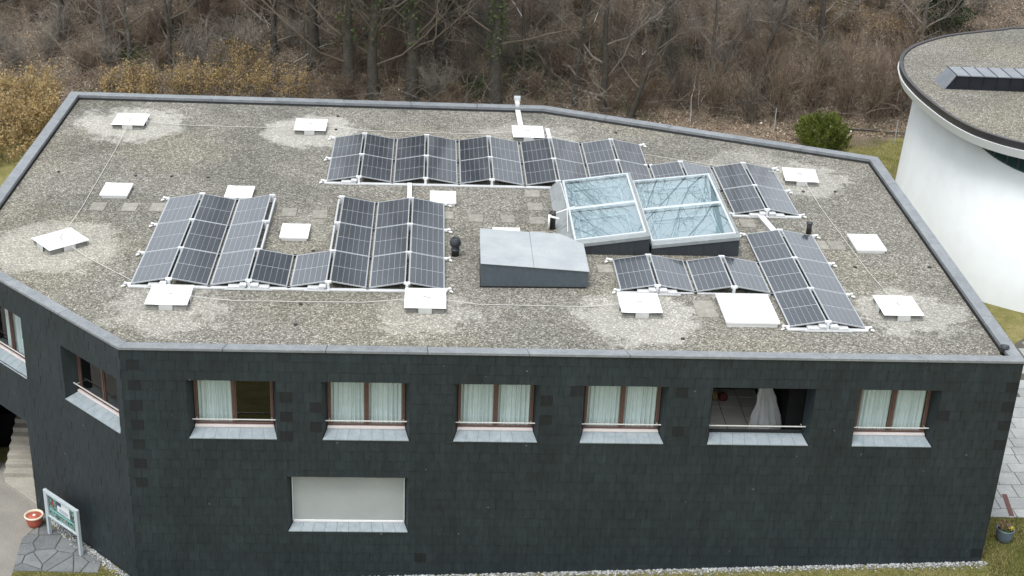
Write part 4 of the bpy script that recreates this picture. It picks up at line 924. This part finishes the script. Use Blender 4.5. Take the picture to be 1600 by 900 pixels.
# pots
x, y = -8.50, -14.86
t = thing('plant_pot', (x, y, Z0), 'red terracotta pot with cream rim standing by the steps', 'plant pot')
part('body', MB().lathe([(.17, 0), (.20, .03), (.245, .16), (.262, .30), (.258, .36)], x, y, Z0+.01, 28), 'terracotta', t, True)
part('rim', MB().lathe([(.256, .345), (.30, .36), (.305, .395), (.285, .415), (.245, .405), (.235, .35), (.23, .2)], x, y, Z0+.01, 28), 'cream_glaze', t, True)
part('soil', MB().lathe([(.24, .31), (.15, .335), (.04, .34)], x, y, Z0+.01, 20), 'soil', t, True); part('stone', MB().lathe([(.02, .33), (.06, .345), (.05, .375), (.015, .388)], x+.0, y+.03, Z0+.01, 10), 'stone_white', t, True)
x, y = 21.95, -16.62; zg = GZ(x, y)
t = thing('plant_pot', (x, y, zg), 'blue-grey glazed pot with withered plant on the lawn at the right corner', 'plant pot')
part('body', MB().lathe([(.19, 0), (.235, .10), (.275, .28), (.272, .42), (.285, .46), (.27, .475), (.245, .45), (.24, .38)], x, y, zg, 28), 'blue_glaze', t, True)
part('soil', MB().lathe([(.245, .39), (.1, .41), (.03, .41)], x, y, zg, 18), 'soil', t, True)
def leafcloud(m, cx, cy, cz, rx, ry, rz, n, size, up=.3, rg=None):
    rg = rg or rng
    for _ in range(n):
        d = rg.normal(size=3); d /= np.linalg.norm(d); r = rg.random()**.4
        c = np.array([cx, cy, cz])+d*r*np.array([rx, ry, rz]); a = rg.normal(size=3); a[2] += up; a /= np.linalg.norm(a); b = np.cross(a, rg.normal(size=3)); b /= np.linalg.norm(b)+1e-9
        s = size*rg.uniform(.6, 1.3); m.add([c-a*s, c+b*s*.45, c+a*s, c-b*s*.45], [(0, 1, 2, 3)])
m = MB(); leafcloud(m, x-.03, y+.06, zg+.56, .18, .15, .17, 160, .07, 1.2); part('withered_leaves', m, 'wither', t)
m = MB(); leafcloud(m, x+.13, y-.06, zg+.50, .10, .10, .06, 50, .035); part('yellow_flowers', m, 'yellow', t)
m = MB(); leafcloud(m, x+.05, y-.08, zg+.46, .2, .15, .06, 90, .04); part('leaves', m, 'ivy', t)

# ------------------------------------------------------------------ ground at the right: path
pathp = [(20.9, -15.35), (31, -15.45), (31, -3.5), (29, -1.6), (27.2, -3.2), (25.1, -8.2), (21.15, -8.2)]
def zpath(x, y): return 1.1
pb = struct('garden_path', MB().prism(pathp, .8, lambda x, y: 1.112), 'joint')
k = 0; yy = -15.4
while yy < -2:
    hgt = random.uniform(.5, .85); xx = 20.6+random.uniform(0, .4)
    while xx < 30:
        wd = random.uniform(.55, 1.15); poly = [(xx+.012, yy+.012), (xx+wd-.012, yy+.012), (xx+wd-.012, yy+hgt-.012), (xx+.012, yy+hgt-.012)]
        for i in range(len(pathp)):
            a, b = Vector(pathp[i]), Vector(pathp[(i+1) % len(pathp)]); e = (b-a).normalized()
            if i in (4, 5): continue
            poly = clip(poly, a, Vector((e.y, -e.x)))
            if len(poly) < 3: break
        if len(poly) >= 3:
            # keep left of the lawn edge at the back
            cxm = sum(p[0] for p in poly)/len(poly); cym = sum(p[1] for p in poly)/len(poly)
            if not (cym > -8.4 and cxm < 25.1+(cym+8.2)*.55): part('flagstone', MB().prism(poly, 1.09, 1.125+random.uniform(-.004, .004)), 'flag_pale', pb, bevel=.008)
        xx += wd
    yy += hgt
m = MB().hexa([(22.62, -15.30, 1.1), (22.78, -15.30, 1.1), (22.98, -14.05, 1.1), (22.82, -14.05, 1.1), (22.62, -15.30, 1.136), (22.78, -15.30, 1.136), (22.98, -14.05, 1.136), (22.82, -14.05, 1.136)])
tag(part('edging_strip', m, 'cor_ten', None, at=(22.8, -14.7, 1.1)), 'rust-red steel strip lying across the pale path', 'edging strip')

# ------------------------------------------------------------------ grass
def grass(name, regions, label, h=(.04, .10)):
    m = MB()
    for (x0, x1, y0, y1, n, cond) in regions:
        xs_ = rng.uniform(x0, x1, n); ys_ = rng.uniform(y0, y1, n)
        zz = gz(xs_, ys_)
        for x, y, z in zip(xs_.tolist(), ys_.tolist(), zz.tolist()):
            if cond and not cond(x, y): continue
            q = random.uniform(0, 6.28); hh = random.uniform(*h); wv = .008; lx, ly = random.gauss(0, .4)*hh, random.gauss(0, .4)*hh
            dx, dy = math.cos(q)*wv, math.sin(q)*wv
            m.v += [(x-dx, y-dy, z-.01), (x+dx, y+dy, z-.01), (x+lx, y+ly, z+hh)]; o = len(m.v); m.f.append((o-3, o-2, o-1))
    tag(part(name, m, 'grass'), label, kind='stuff')
inpoly = lambda poly: (lambda x, y: sum(((poly[i][1] > y) != (poly[i-1][1] > y)) and (x < (poly[i-1][0]-poly[i][0])*(y-poly[i][1])/(poly[i-1][1]-poly[i][1])+poly[i][0]) for i in range(len(poly))) % 2 == 1)
inp = inpoly(pathp)
grass('grass', [(-4.4, 21, -19.6, -17.98, 24000, None), (20.95, 24.5, -19.6, -15.2, 26000, lambda x, y: not inp(x, y)), (21.2, 28.5, -8.2, 3, 16000, lambda x, y: not inp(x, y) and x < 27.2), (-8.5, -4.0, -19.5, -16.2, 16000, lambda x, y: y < -17.30 or (x > -6.03 and y < -16.75 and (x+4.72)*.7+(y+17.74)*.717 < -.30)), (24, 30, 10, 21, 22000, lambda x, y: not inpoly(ell)(x, y))], 'short green-brown lawn grass round the house')

# ------------------------------------------------------------------ woodland behind the house
def branch(m, p, d, ln, r, n, seg, wob, rg, up=.15):
    pts = [p.copy()]; rad = [r]; dd = d.normalized()
    for k in range(seg):
        dd = (dd+Vector((rg.gauss(0, wob), rg.gauss(0, wob), rg.gauss(0, wob)+up*.3))).normalized()
        p = p+dd*(ln/seg); pts.append(p.copy()); rad.append(max(.004, r*(1-.8*(k+1)/seg)))
    m.tube(pts, rad, n, False); return pts, rad
def bare_tree(h, r, seed, low=.12, lean=(0, 0), nl=15):
    rg = random.Random(seed); tr, cr = MB(), MB()
    pts = []; rad = []; seg = 11; x = y = 0.
    for k in range(seg+1):
        f = k/seg; x += lean[0]*h/seg+rg.gauss(0, .10); y += lean[1]*h/seg+rg.gauss(0, .10); pts.append(Vector((x, y, h*f-.3))); rad.append(r*(1.45 if k == 0 else (1-f)**.8*.95+.05))
    tr.tube(pts, rad, 10, False)
    for k in range(5):      # root flare
        q = k*1.257+rg.random(); tr.tube([pts[0]+Vector((0, 0, .6)), pts[0]+Vector((math.cos(q)*r*1.3, math.sin(q)*r*1.3, .25)), pts[0]+Vector((math.cos(q)*r*3.2, math.sin(q)*r*3.2, .05))], [r*.6, r*.4, r*.12], 6, False)
    for i in range(nl):
        f = low+(.96-low)*(i+rg.random()*.7)/nl; k = min(int(f*seg), seg-1); p = pts[k].lerp(pts[k+1], f*seg-k)
        q = i*2.4+rg.gauss(0, .4); L0 = h*(.36-.22*f)*rg.uniform(.7, 1.2); d = Vector((math.cos(q), math.sin(q), .35+.6*f))
        bp, br = branch(cr, p, d, L0, max(.025, min(rad[k]*.36, .055)), 6, 6, .14, rg, .35)
        for j in range(7):
            f2 = .2+.8*(j+rg.random())/7; kk = min(int(f2*6), 5); pp = bp[kk].lerp(bp[kk+1], f2*6-kk)
            d2 = ((bp[kk+1]-bp[kk]).normalized()+Vector((rg.gauss(0, .7), rg.gauss(0, .7), rg.gauss(.25, .5))))
            sp_, sr = branch(cr, pp, d2, L0*rg.uniform(.25, .5), max(.016, br[kk]*.5), 4, 4, .2, rg, .3)
            for q3 in range(6):
                k3 = rg.randint(0, 3); d3 = (sp_[k3+1]-sp_[k3]).normalized()+Vector((rg.gauss(0, .8), rg.gauss(0, .8), rg.gauss(.2, .6)))
                tp, _ = branch(cr, sp_[k3].lerp(sp_[k3+1], rg.random()), d3, rg.uniform(.5, 1.2), .012, 3, 2, .22, rg, .2)
                for q4 in range(2):
                    branch(cr, tp[1], (tp[2]-tp[1]).normalized()+Vector((rg.gauss(0, .8), rg.gauss(0, .8), rg.gauss(.2, .6))), rg.uniform(.3, .7), .009, 3, 2, .2, rg, .1)
    return tr, cr
def shrub(h, ns, seed, spread=.35, twigs=9, stem=.022):
    rg = random.Random(seed); m = MB()
    for i in range(ns):
        q = rg.uniform(0, 6.28); sp_ = abs(rg.gauss(0, spread)); b = Vector((rg.gauss(0, .22), rg.gauss(0, .22), -.05))
        pts, rad = branch(m, b, Vector((math.cos(q)*sp_, math.sin(q)*sp_, 1)), h*rg.uniform(.55, 1.05), stem*rg.uniform(.5, 1.2), 4, 6, .09, rg, .0)
        for j in range(twigs):
            k = rg.randint(1, 5); d = (pts[k+1]-pts[k]).normalized()+Vector((rg.gauss(0, .55), rg.gauss(0, .55), rg.gauss(.15, .35)))
            tp, _ = branch(m, pts[k].lerp(pts[k+1], rg.random()), d, h*rg.uniform(.10, .28), .0115, 3, 3, .2, rg, .1)
            for _ in range(2): branch(m, tp[rg.randint(1, 2)], (tp[3]-tp[1]).normalized()+Vector((rg.gauss(0, .7), rg.gauss(0, .7), rg.gauss(.1, .5))), rg.uniform(.2, .5), .009, 3, 2, .2, rg, .1)
    return m
TREES = []
def place_tree(me, x, y, rz, s, label, bark):
    z = GZ(x, y); t = thing('bare_tree', (x, y, z), label, 'tree', 'bare trees behind the house'); t.rotation_euler.z = rz; t.scale = (s, s, s)
    for nm, msh in (('trunk', me[0]), ('crown', me[1])):
        o = link(bpy.data.objects.new(nm, msh)); o.parent = t
    return t
def tmpl(h, r, seed, bark, tw, **k):
    a, b = bare_tree(h, r, seed, **k); return (mesh_of('trunk', a, bark, smooth=True), mesh_of('crown', b, tw))
TA = tmpl(17, .27, 1, 'bark', 'twig'); TB = tmpl(14, .17, 2, 'bark', 'twig', low=.08); TC = tmpl(13, .15, 3, 'bark_pale', 'twig_pale', low=.10, lean=(.05, 0)); TD = tmpl(15, .20, 4, 'bark', 'twig_pale', low=.06, lean=(-.03, 0)); TE = tmpl(12, .16, 5, 'bark', 'twig', low=.1, lean=(.20, 0))
TT = tmpl(26, .25, 6, 'bark', 'twig', low=.07, nl=44); TU = tmpl(27, .33, 7, 'bark', 'twig', low=.10, nl=34)
spots = [(TC, -11.3, 28.2, 1.0, 'pale grey bare tree with spreading roots, upper left'), (TC, -14.4, 26.7, .75, 'slender pale bare tree above the tan hedge at the upper left'), (TC, -13.5, 27.3, .8, 'second slender pale tree beside the upper left one'), (TB, -11.2, 26.4, .8, 'dark thin tree in the tan shrubs at the upper left'), (TD, -17.5, 29.5, .95, 'bare tree at the far upper left'),
 (TT, -.7, 24.3, 1.25, 'dark bare tree behind the left end of the rear array'), (TT, .45, 24.6, 1.1, 'thinner dark tree just right of the one behind the rear array'), (TT, 2.45, 24.3, 1.3, 'straight dark trunk behind the middle of the rear parapet'), (TU, 7.2, 24.2, 1.0, 'thickest dark trunk, left of the cable duct at the rear parapet'), (TB, 8.6, 25.2, .7, 'thin branching tree right of the thickest trunk'), (TB, 11.85, 24.1, .9, 'bare tree behind the bend of the rear parapet'), (TD, 13.2, 23.9, 1.0, 'trunk right of the bend of the rear parapet'), (TE, 14.7, 23.4, .9, 'leaning dark tree behind the sloping parapet'), (TE, 22.4, 27.2, .8, 'tree with a fan of dark branches, upper right'), (TC, 19.6, 26.5, .8, 'pale slender tree left of the fan-branched one'), (TD, -5.2, 27.8, .9, 'bare tree above the tan shrubs at the upper left middle'), (TD, 26.5, 29, .9, 'bare tree above the evergreen bush'), (TC, 32.2, 28.5, .9, 'pale bare tree beside the white rotunda')]
for k, (m_, x, y, s, l) in enumerate(spots):
    t = place_tree(m_, x, y, k*2.1 if m_ is not TE else 0, s, l, None)
    if m_ in (TU, TT):      # ivy climbing the tall trunks
        r_ = np.random.default_rng(k); iv = MB(); vv = np.array([v.co[:] for v in m_[0].vertices]); top = .86 if m_ is TU else .6
        for _ in range(6500 if m_ is TU else 2200):
            zf = r_.random()**.8; zz = 2.5+(26*top)*zf; ring_ = vv[np.abs(vv[:, 2]-zz) < 1.6]; c0 = ring_[r_.integers(len(ring_))]
            p = np.array([c0[0], c0[1], zz])+r_.normal(0, .16, 3); a = r_.normal(size=3); a /= np.linalg.norm(a); b = np.cross(a, r_.normal(size=3)); b /= np.linalg.norm(b)+1e-9; q = r_.uniform(.05, .10)
            iv.add([p-a*q, p+b*q*.7, p+a*q, p-b*q*.7], [(0, 1, 2, 3)])
        o = link(bpy.data.objects.new('ivy', mesh_of('ivy', iv, 'ivy'))); o.parent = t
for k, (x, y, sc, l) in enumerate([(-3.2, 27.2, 1.25, 'tall dark tree added to darken reflections, left of the pair behind the rear array'), (1.6, 28.6, 1.3, 'tall dark tree added to darken reflections, set back between the trunks behind the rear array'), (4.4, 27.4, 1.2, 'tall dark tree added to darken reflections, left of the thickest trunk, set back'), (17.4, 27.6, 1.3, 'tall dark tree added to darken reflections, set back behind the leaning one')]): place_tree(TT, x, y, 1+k*1.3, sc, l, None)  # extra tall trees, added so their crowns darken the solar panels' reflections
far = [(-8, 33), (2.5, 34), (5, 31.5), (18, 33), (28, 35)]
for k, (x, y) in enumerate(far): place_tree([TA, TD, TB, TC][k % 4], x+random.uniform(-1, 1), y, k*1.7, random.uniform(.85, 1.2), 'bare tree further up the slope, '+ORD[k]+' of the upper ones', None)
SHR = [mesh_of('stems', shrub(3.4, 30, 11, .34, 9), 'twig'), mesh_of('stems', shrub(2.8, 34, 12, .42, 10), 'twig_pale'), mesh_of('stems', shrub(4.2, 34, 13, .22, 8, .028), 'twig_red'), mesh_of('stems', shrub(2.2, 30, 14, .5, 11, .016), 'twig_red')]
def place_shrub(me, x, y, s, label, grp, name='bare_shrub'):
    t = thing(name, (x, y, GZ(x, y)), label, 'shrub', grp); t.rotation_euler.z = random.uniform(0, 6.28); t.scale = (s, s, s*random.uniform(.9, 1.1))
    o = link(bpy.data.objects.new('stems', me)); o.parent = t; return t
near = [(23.2, 23.4, 2, 1.0), (25.2, 24.4, 2, 1.05), (27.1, 23.9, 2, 1.0), (28.5, 23.6, 2, .95), (21.5, 23.0, 0, .9), (29.9, 24.2, 2, 1.0), (19.6, 23.6, 2, .8), (26.2, 26.2, 0, 1.0), (30.8, 26.2, 2, 1.0), (17.6, 24.2, 0, .9)]
for k, (x, y, q, s) in enumerate(near): place_shrub(SHR[q], x, y, s, 'tall many-stemmed bare shrub beyond the sloping parapet, '+('left' if x < 24 else 'right')+' of the evergreen bush', 'bare shrubs beyond the sloping parapet')
cnt = 0
for yb in np.arange(23.6, 36, 1.35):
    for xb in np.arange(-22, 40, 2.0):
        x, y = xb+random.uniform(-1, 1), yb+random.uniform(-.6, .6)
        if random.random() < .40 or (y < 26 and -16 < x < -3) or x > 38: continue
        if any((x-a[0])**2+(y-a[1])**2 < 1.2 for a in near): continue
        place_shrub(SHR[random.choice([0, 1, 3, 3, 2, 1])], x, y, random.uniform(.55, .95), 'bare brown shrub in the thicket on the wooded slope', 'bare shrubs on the wooded slope'); cnt += 1
# loose twigs and saplings of the undergrowth
m = MB(); rg = random.Random(21)
for _ in range(11000):
    x = rg.uniform(-24, 41); y = 22.6+rg.random()**1.2*14
    if -17.5 < x < -13.6 and y < 24: continue
    p = Vector((x, y, GZ(x, y)-.05)); branch(m, p, Vector((rg.gauss(0, .6), rg.gauss(0, .6), .8)), rg.uniform(.5, 2.0), rg.uniform(.008, .018), 3, 3, .22, rg, -.1)
tag(part('undergrowth', m, 'twig'), 'tangle of thin brown twigs on the wooded slope', kind='stuff')
m = MB()
for _ in range(4200):
    x = rg.uniform(-24, 41); y = 22.6+rg.random()*14
    p = Vector((x, y, GZ(x, y)+rg.uniform(0, 1.2))); branch(m, p, Vector((rg.gauss(0, 1), rg.gauss(0, .7), rg.gauss(.5, .5))), rg.uniform(1., 3.2), rg.uniform(.009, .016), 3, 4, .2, rg, .0)
tag(part('pale_twigs', m, 'twig_pale'), 'pale arching twigs among the undergrowth', kind='stuff')
# leaf litter
n = 90000; x = rng.uniform(-26, 42, n); y = 19.5+rng.random(n)*19
keep = (y > 21+.8*np.sin(x)) & ~((x > 24) & (y < 21.5)); x, y = x[keep], y[keep]; n = len(x)
z = gz(x, y)+.12*np.sin(x*.9+1.3*np.sin(y*.6))*np.sin(y*.8+x*.23)*sstep(22, 26, y)+.18*np.sin(x*.31+2)*np.sin(y*.37)*sstep(22, 26, y)+rng.uniform(.01, .05, n)
q = rng.uniform(0, 6.28, n); s = rng.uniform(.035, .085, n); ti = rng.normal(0, .45, (n, 2))
c, d = np.cos(q), np.sin(q); V = np.zeros((n, 4, 3))
for k, (a, b) in enumerate(((-1, 0), (0, -.6), (1, 0), (0, .6))):
    dx, dy = (a*c-b*d)*s, (a*d+b*c)*s; V[:, k, 0] = x+dx; V[:, k, 1] = y+dy; V[:, k, 2] = z+dx*ti[:, 0]+dy*ti[:, 1]
m = MB(); m.v = [tuple(p) for p in V.reshape(-1, 3).tolist()]; m.f = [(4*i, 4*i+1, 4*i+2, 4*i+3) for i in range(n)]
tag(part('leaf_litter', m, 'litter'), 'brown dead leaves covering the wooded slope', kind='stuff')
# tan-leaved hedge and shrubs that keep their winter leaves
def leafy(name, x, y, rx, ry, h, nstem, nleaf, mat, label, cat='shrub', grp=None, size=.07, seed=0):
    zb = GZ(x, y); t = thing(name, (x, y, zb), label, cat, grp); rg = random.Random(seed); r_ = np.random.default_rng(seed)
    st, lv = MB(), MB(); tips = []
    for i in range(nstem):
        q = rg.uniform(0, 6.28); rr = math.sqrt(rg.random()); b = Vector((x+rx*rr*math.cos(q), y+ry*rr*math.sin(q), zb-.05))
        hh = h*rg.uniform(.6, 1.08)*(1-.25*rr*rr)
        pts, _ = branch(st, b, Vector((rg.gauss(0, .16)+.15*math.cos(q), rg.gauss(0, .16)+.15*math.sin(q), 1)), hh, .018, 4, 6, .10, rg, 0); tips.append(pts)
        for j in range(3):
            k = rg.randint(1, 5); tp, _ = branch(st, pts[k], (pts[k+1]-pts[k]).normalized()+Vector((rg.gauss(0, .6), rg.gauss(0, .6), .3)), hh*.25, .008, 3, 3, .2, rg, .2); tips.append([tp[0]]*3+tp)
    T = np.array([[list(p) for p in pp[:7]]+[list(pp[-1])]*(7-len(pp[:7])) for pp in tips])
    for _ in range(nleaf):
        a = T[r_.integers(len(T))]; f = 1+5*r_.random()**.75; k = min(int(f), 5); p = a[k]*(1-f+k)+a[k+1]*(f-k)+r_.normal(0, .09, 3)
        u_ = r_.normal(size=3); u_[2] += .3; u_ /= np.linalg.norm(u_); v_ = np.cross(u_, r_.normal(size=3)); v_ /= np.linalg.norm(v_)+1e-9; s_ = size*r_.uniform(.6, 1.3)
        lv.add([p-u_*s_, p+v_*s_*.55, p+u_*s_, p-v_*s_*.55], [(0, 1, 2, 3)])
    part('stems', st, 'twig', t); part('leaves', lv, mat, t); return t
leafy('beech_hedge', -17.9, 18.6, 2.2, 4.6, 3.3, 190, 19000, 'tan_leaf', 'golden tan hedge of winter leaves left of the roof edge', 'hedge', None, .075, 31)
for k, (x, y, rx, h, nl) in enumerate([(-13.2, 24.0, 1.2, 2.0, 2200), (-11.2, 24.2, 1.3, 2.0, 2300), (-9.0, 24.3, 1.3, 2.3, 2700), (-6.8, 24.3, 1.3, 2.2, 2200), (-4.4, 24.5, 1.3, 2.0, 1600), (-7.2, 26.4, 1.5, 2.0, 1500)]):
    leafy('beech_shrub', x, y, rx, .9, h, 34, nl, 'tan_leaf', 'tan-leaved winter shrub, '+ORD[k]+' of the row behind the rear left parapet', 'shrub', 'tan-leaved shrubs behind the rear left parapet', .06, 40+k)
for k, (x, y, rx, h, nl) in enumerate([(28.8, 30.4, 1.5, 2.6, 1500), (31.2, 30, 1.4, 2.8, 1700), (26.2, 31.4, 1.4, 2.4, 1100), (16.5, 25.0, 1.2, 1.8, 500), (18.8, 24.6, 1.2, 1.9, 600), (21.0, 25.2, 1.1, 1.7, 450), (4.6, 24.6, 1.3, 1.1, 450), (1.6, 24.9, 1.2, 1.2, 450), (-2.6, 24.7, 1.2, 1.5, 700)]):
    leafy('russet_shrub', x, y, rx, 1.0, h, 36, nl, 'brown_leaf', 'russet shrub with withered leaves on the wooded slope', 'shrub', 'russet shrubs on the wooded slope', .055, 60+k)
# evergreens
def evergreen(x, y, r, h, n, mat, label, name, seed, cone=False):
    zb = GZ(x, y); t = thing(name, (x, y, zb), label, 'conifer' if cone else 'bush'); r_ = np.random.default_rng(seed); m = MB()
    part('trunk', MB().tube([(x, y, zb-.2), (x+.03, y, zb+h*.5), (x, y, zb+h*.93)], [.10, .07, .02], 7), 'bark', t)
    st = MB()
    clumps = []
    for _ in range(170):
        q = r_.uniform(0, 6.28); e_ = r_.uniform(-.15, 1)**1.0; rr_ = math.sqrt(max(0, 1-abs(e_)**2.6)); k_ = r_.uniform(.15, 1.0)**.6*(1+.15*math.sin(3*q+1))
        c_ = np.array([x+r*rr_*k_*math.cos(q), y+r*rr_*k_*math.sin(q), zb+h*(.12+.72*max(e_, 0)*r_.uniform(.8, 1.08))]); o_ = np.array([math.cos(q)*.5*rr_, math.sin(q)*.5*rr_, .8]); clumps.append((c_, o_/np.linalg.norm(o_)))
    for i in range(n):
        if cone:
            f = r_.random()**.8; rr = r*(1-f)**.85*(.35+.65*r_.random()**.5)*(1+.25*math.sin(f*h*5)); q = r_.uniform(0, 6.28); p = np.array([x+rr*math.cos(q), y+rr*math.sin(q), zb+.25+f*h]); a = np.array([math.cos(q), math.sin(q), -.25])+r_.normal(0, .35, 3)
        else:
            cl = clumps[r_.integers(len(clumps))]; f = r_.random(); p = cl[0]+cl[1]*(f-.3)*.55+r_.normal(0, .075*(1.25-f), 3); a = cl[1]+r_.normal(0, .4, 3)
        a /= np.linalg.norm(a); b = np.cross(a, r_.normal(size=3)); b /= np.linalg.norm(b)+1e-9; s = r_.uniform(.05, .13)*(1.25 if cone else 1)
        m.add([p-a*s*.3, p+b*s*.28+a*s*.3, p+a*s*1.1, p-b*s*.28+a*s*.3], [(0, 1, 2, 3)])
    part('crown', m, mat, t)
evergreen(24.75, 19.6, 1.30, 2.05, 18000, 'ever', 'dense green evergreen bush behind the sloping rear parapet', 'evergreen_bush', 3)
evergreen(34.2, 30.4, 1.9, 5.5, 9000, 'conifer', 'dark green conifer rising behind the white rotunda', 'conifer_tree', 4, True)
evergreen(-21.6, 31.6, 1.8, 4.5, 7000, 'conifer', 'dark green conifer in the upper left corner', 'conifer_tree', 5, True)
# ivy and green ground cover by the thick trunk
m = MB(); r_ = np.random.default_rng(9)
for (cx_, cy_, rx, ry, nn) in ((9.3, 27.5, 2.6, 2.6, 3200), (6.3, 25.2, 1.2, 1.0, 700), (12.6, 28.6, 2.0, 1.6, 900), (-13.3, 27.0, 1.1, .8, 400), (17.6, 28.5, 1.6, 1.4, 500), (-2, 28, 1.6, 1.2, 500)):
    for _ in range(nn):
        p = r_.normal(0, .5, 2)*(rx, ry)+(cx_, cy_); z_ = GZ(*p)+.12+abs(r_.normal(0, .22)); q = r_.uniform(0, 6.28); s = r_.uniform(.04, .08); a = np.array([math.cos(q), math.sin(q), r_.normal(0, .4)])*s; b = np.array([-math.sin(q), math.cos(q), r_.normal(0, .4)])*s*.8; c_ = np.array([*p, z_])
        m.add([c_-a, c_+b, c_+a, c_-b], [(0, 1, 2, 3)])
tag(part('ivy', m, 'ivy'), 'patches of green ivy on the woodland floor', kind='stuff')
# fallen branches
for k, (x, y, ln, q, l) in enumerate(((27.0, 22.3, 3.2, .12, 'left one behind the evergreen bush'), (29.0, 22.0, 2.6, -.1, 'beside the fence near the white rotunda'), (21.0, 24.6, 3.0, .2, 'among the shrubs beyond the sloping parapet'), (5.9, 28.4, 2.4, .35, 'on the slope left of the thickest trunk'), (-8.5, 30.5, 3.0, -.2, 'on the slope at the upper left'))):
    m = MB(); rg = random.Random(k); pts, _ = branch(m, Vector((x, y, GZ(x, y)+.12)), Vector((math.cos(q), math.sin(q), .16 if y > 24 else 0)), ln, .06, 6, 5, .06, rg, 0)
    for _ in range(5): branch(m, pts[rg.randint(1, 4)], Vector((rg.gauss(.6, .4), rg.gauss(0, .6), .35)), ln*.3, .02, 4, 3, .15, rg, 0)
    tag(part('fallen_branch', m, 'bark_pale', None, True, at=(x, y, GZ(x, y))), 'pale fallen branch '+l, 'branch', 'fallen branches in the wood')
# wire fence
fx = [(22.7, 22.0), (25.9, 21.3), (29.1, 20.6), (32.3, 19.9)]
t = thing('wire_fence', (25.9, 21.3, 1), 'thin wire mesh fence with metal posts at the edge of the wood', 'fence')
for (x, y) in fx: part('post', MB().tube([(x, y, GZ(x, y)-.2), (x, y, GZ(x, y)+1.35)], .026, 7), 'galv', t)
m = MB()
for i in range(3):
    a, b = Vector((*fx[i], GZ(*fx[i]))), Vector((*fx[i+1], GZ(*fx[i+1])))
    for h_ in (.1, .35, .6, .85, 1.1, 1.3): m.tube([a+Vector((0, 0, h_)), b+Vector((0, 0, h_))], .0025, 3, False)
    for k in range(1, 22): p = a.lerp(b, k/22); m.tube([p+Vector((0, 0, .1)), p+Vector((0, 0, 1.3))], .0018, 3, False)
part('wire_mesh', m, 'bark', t)
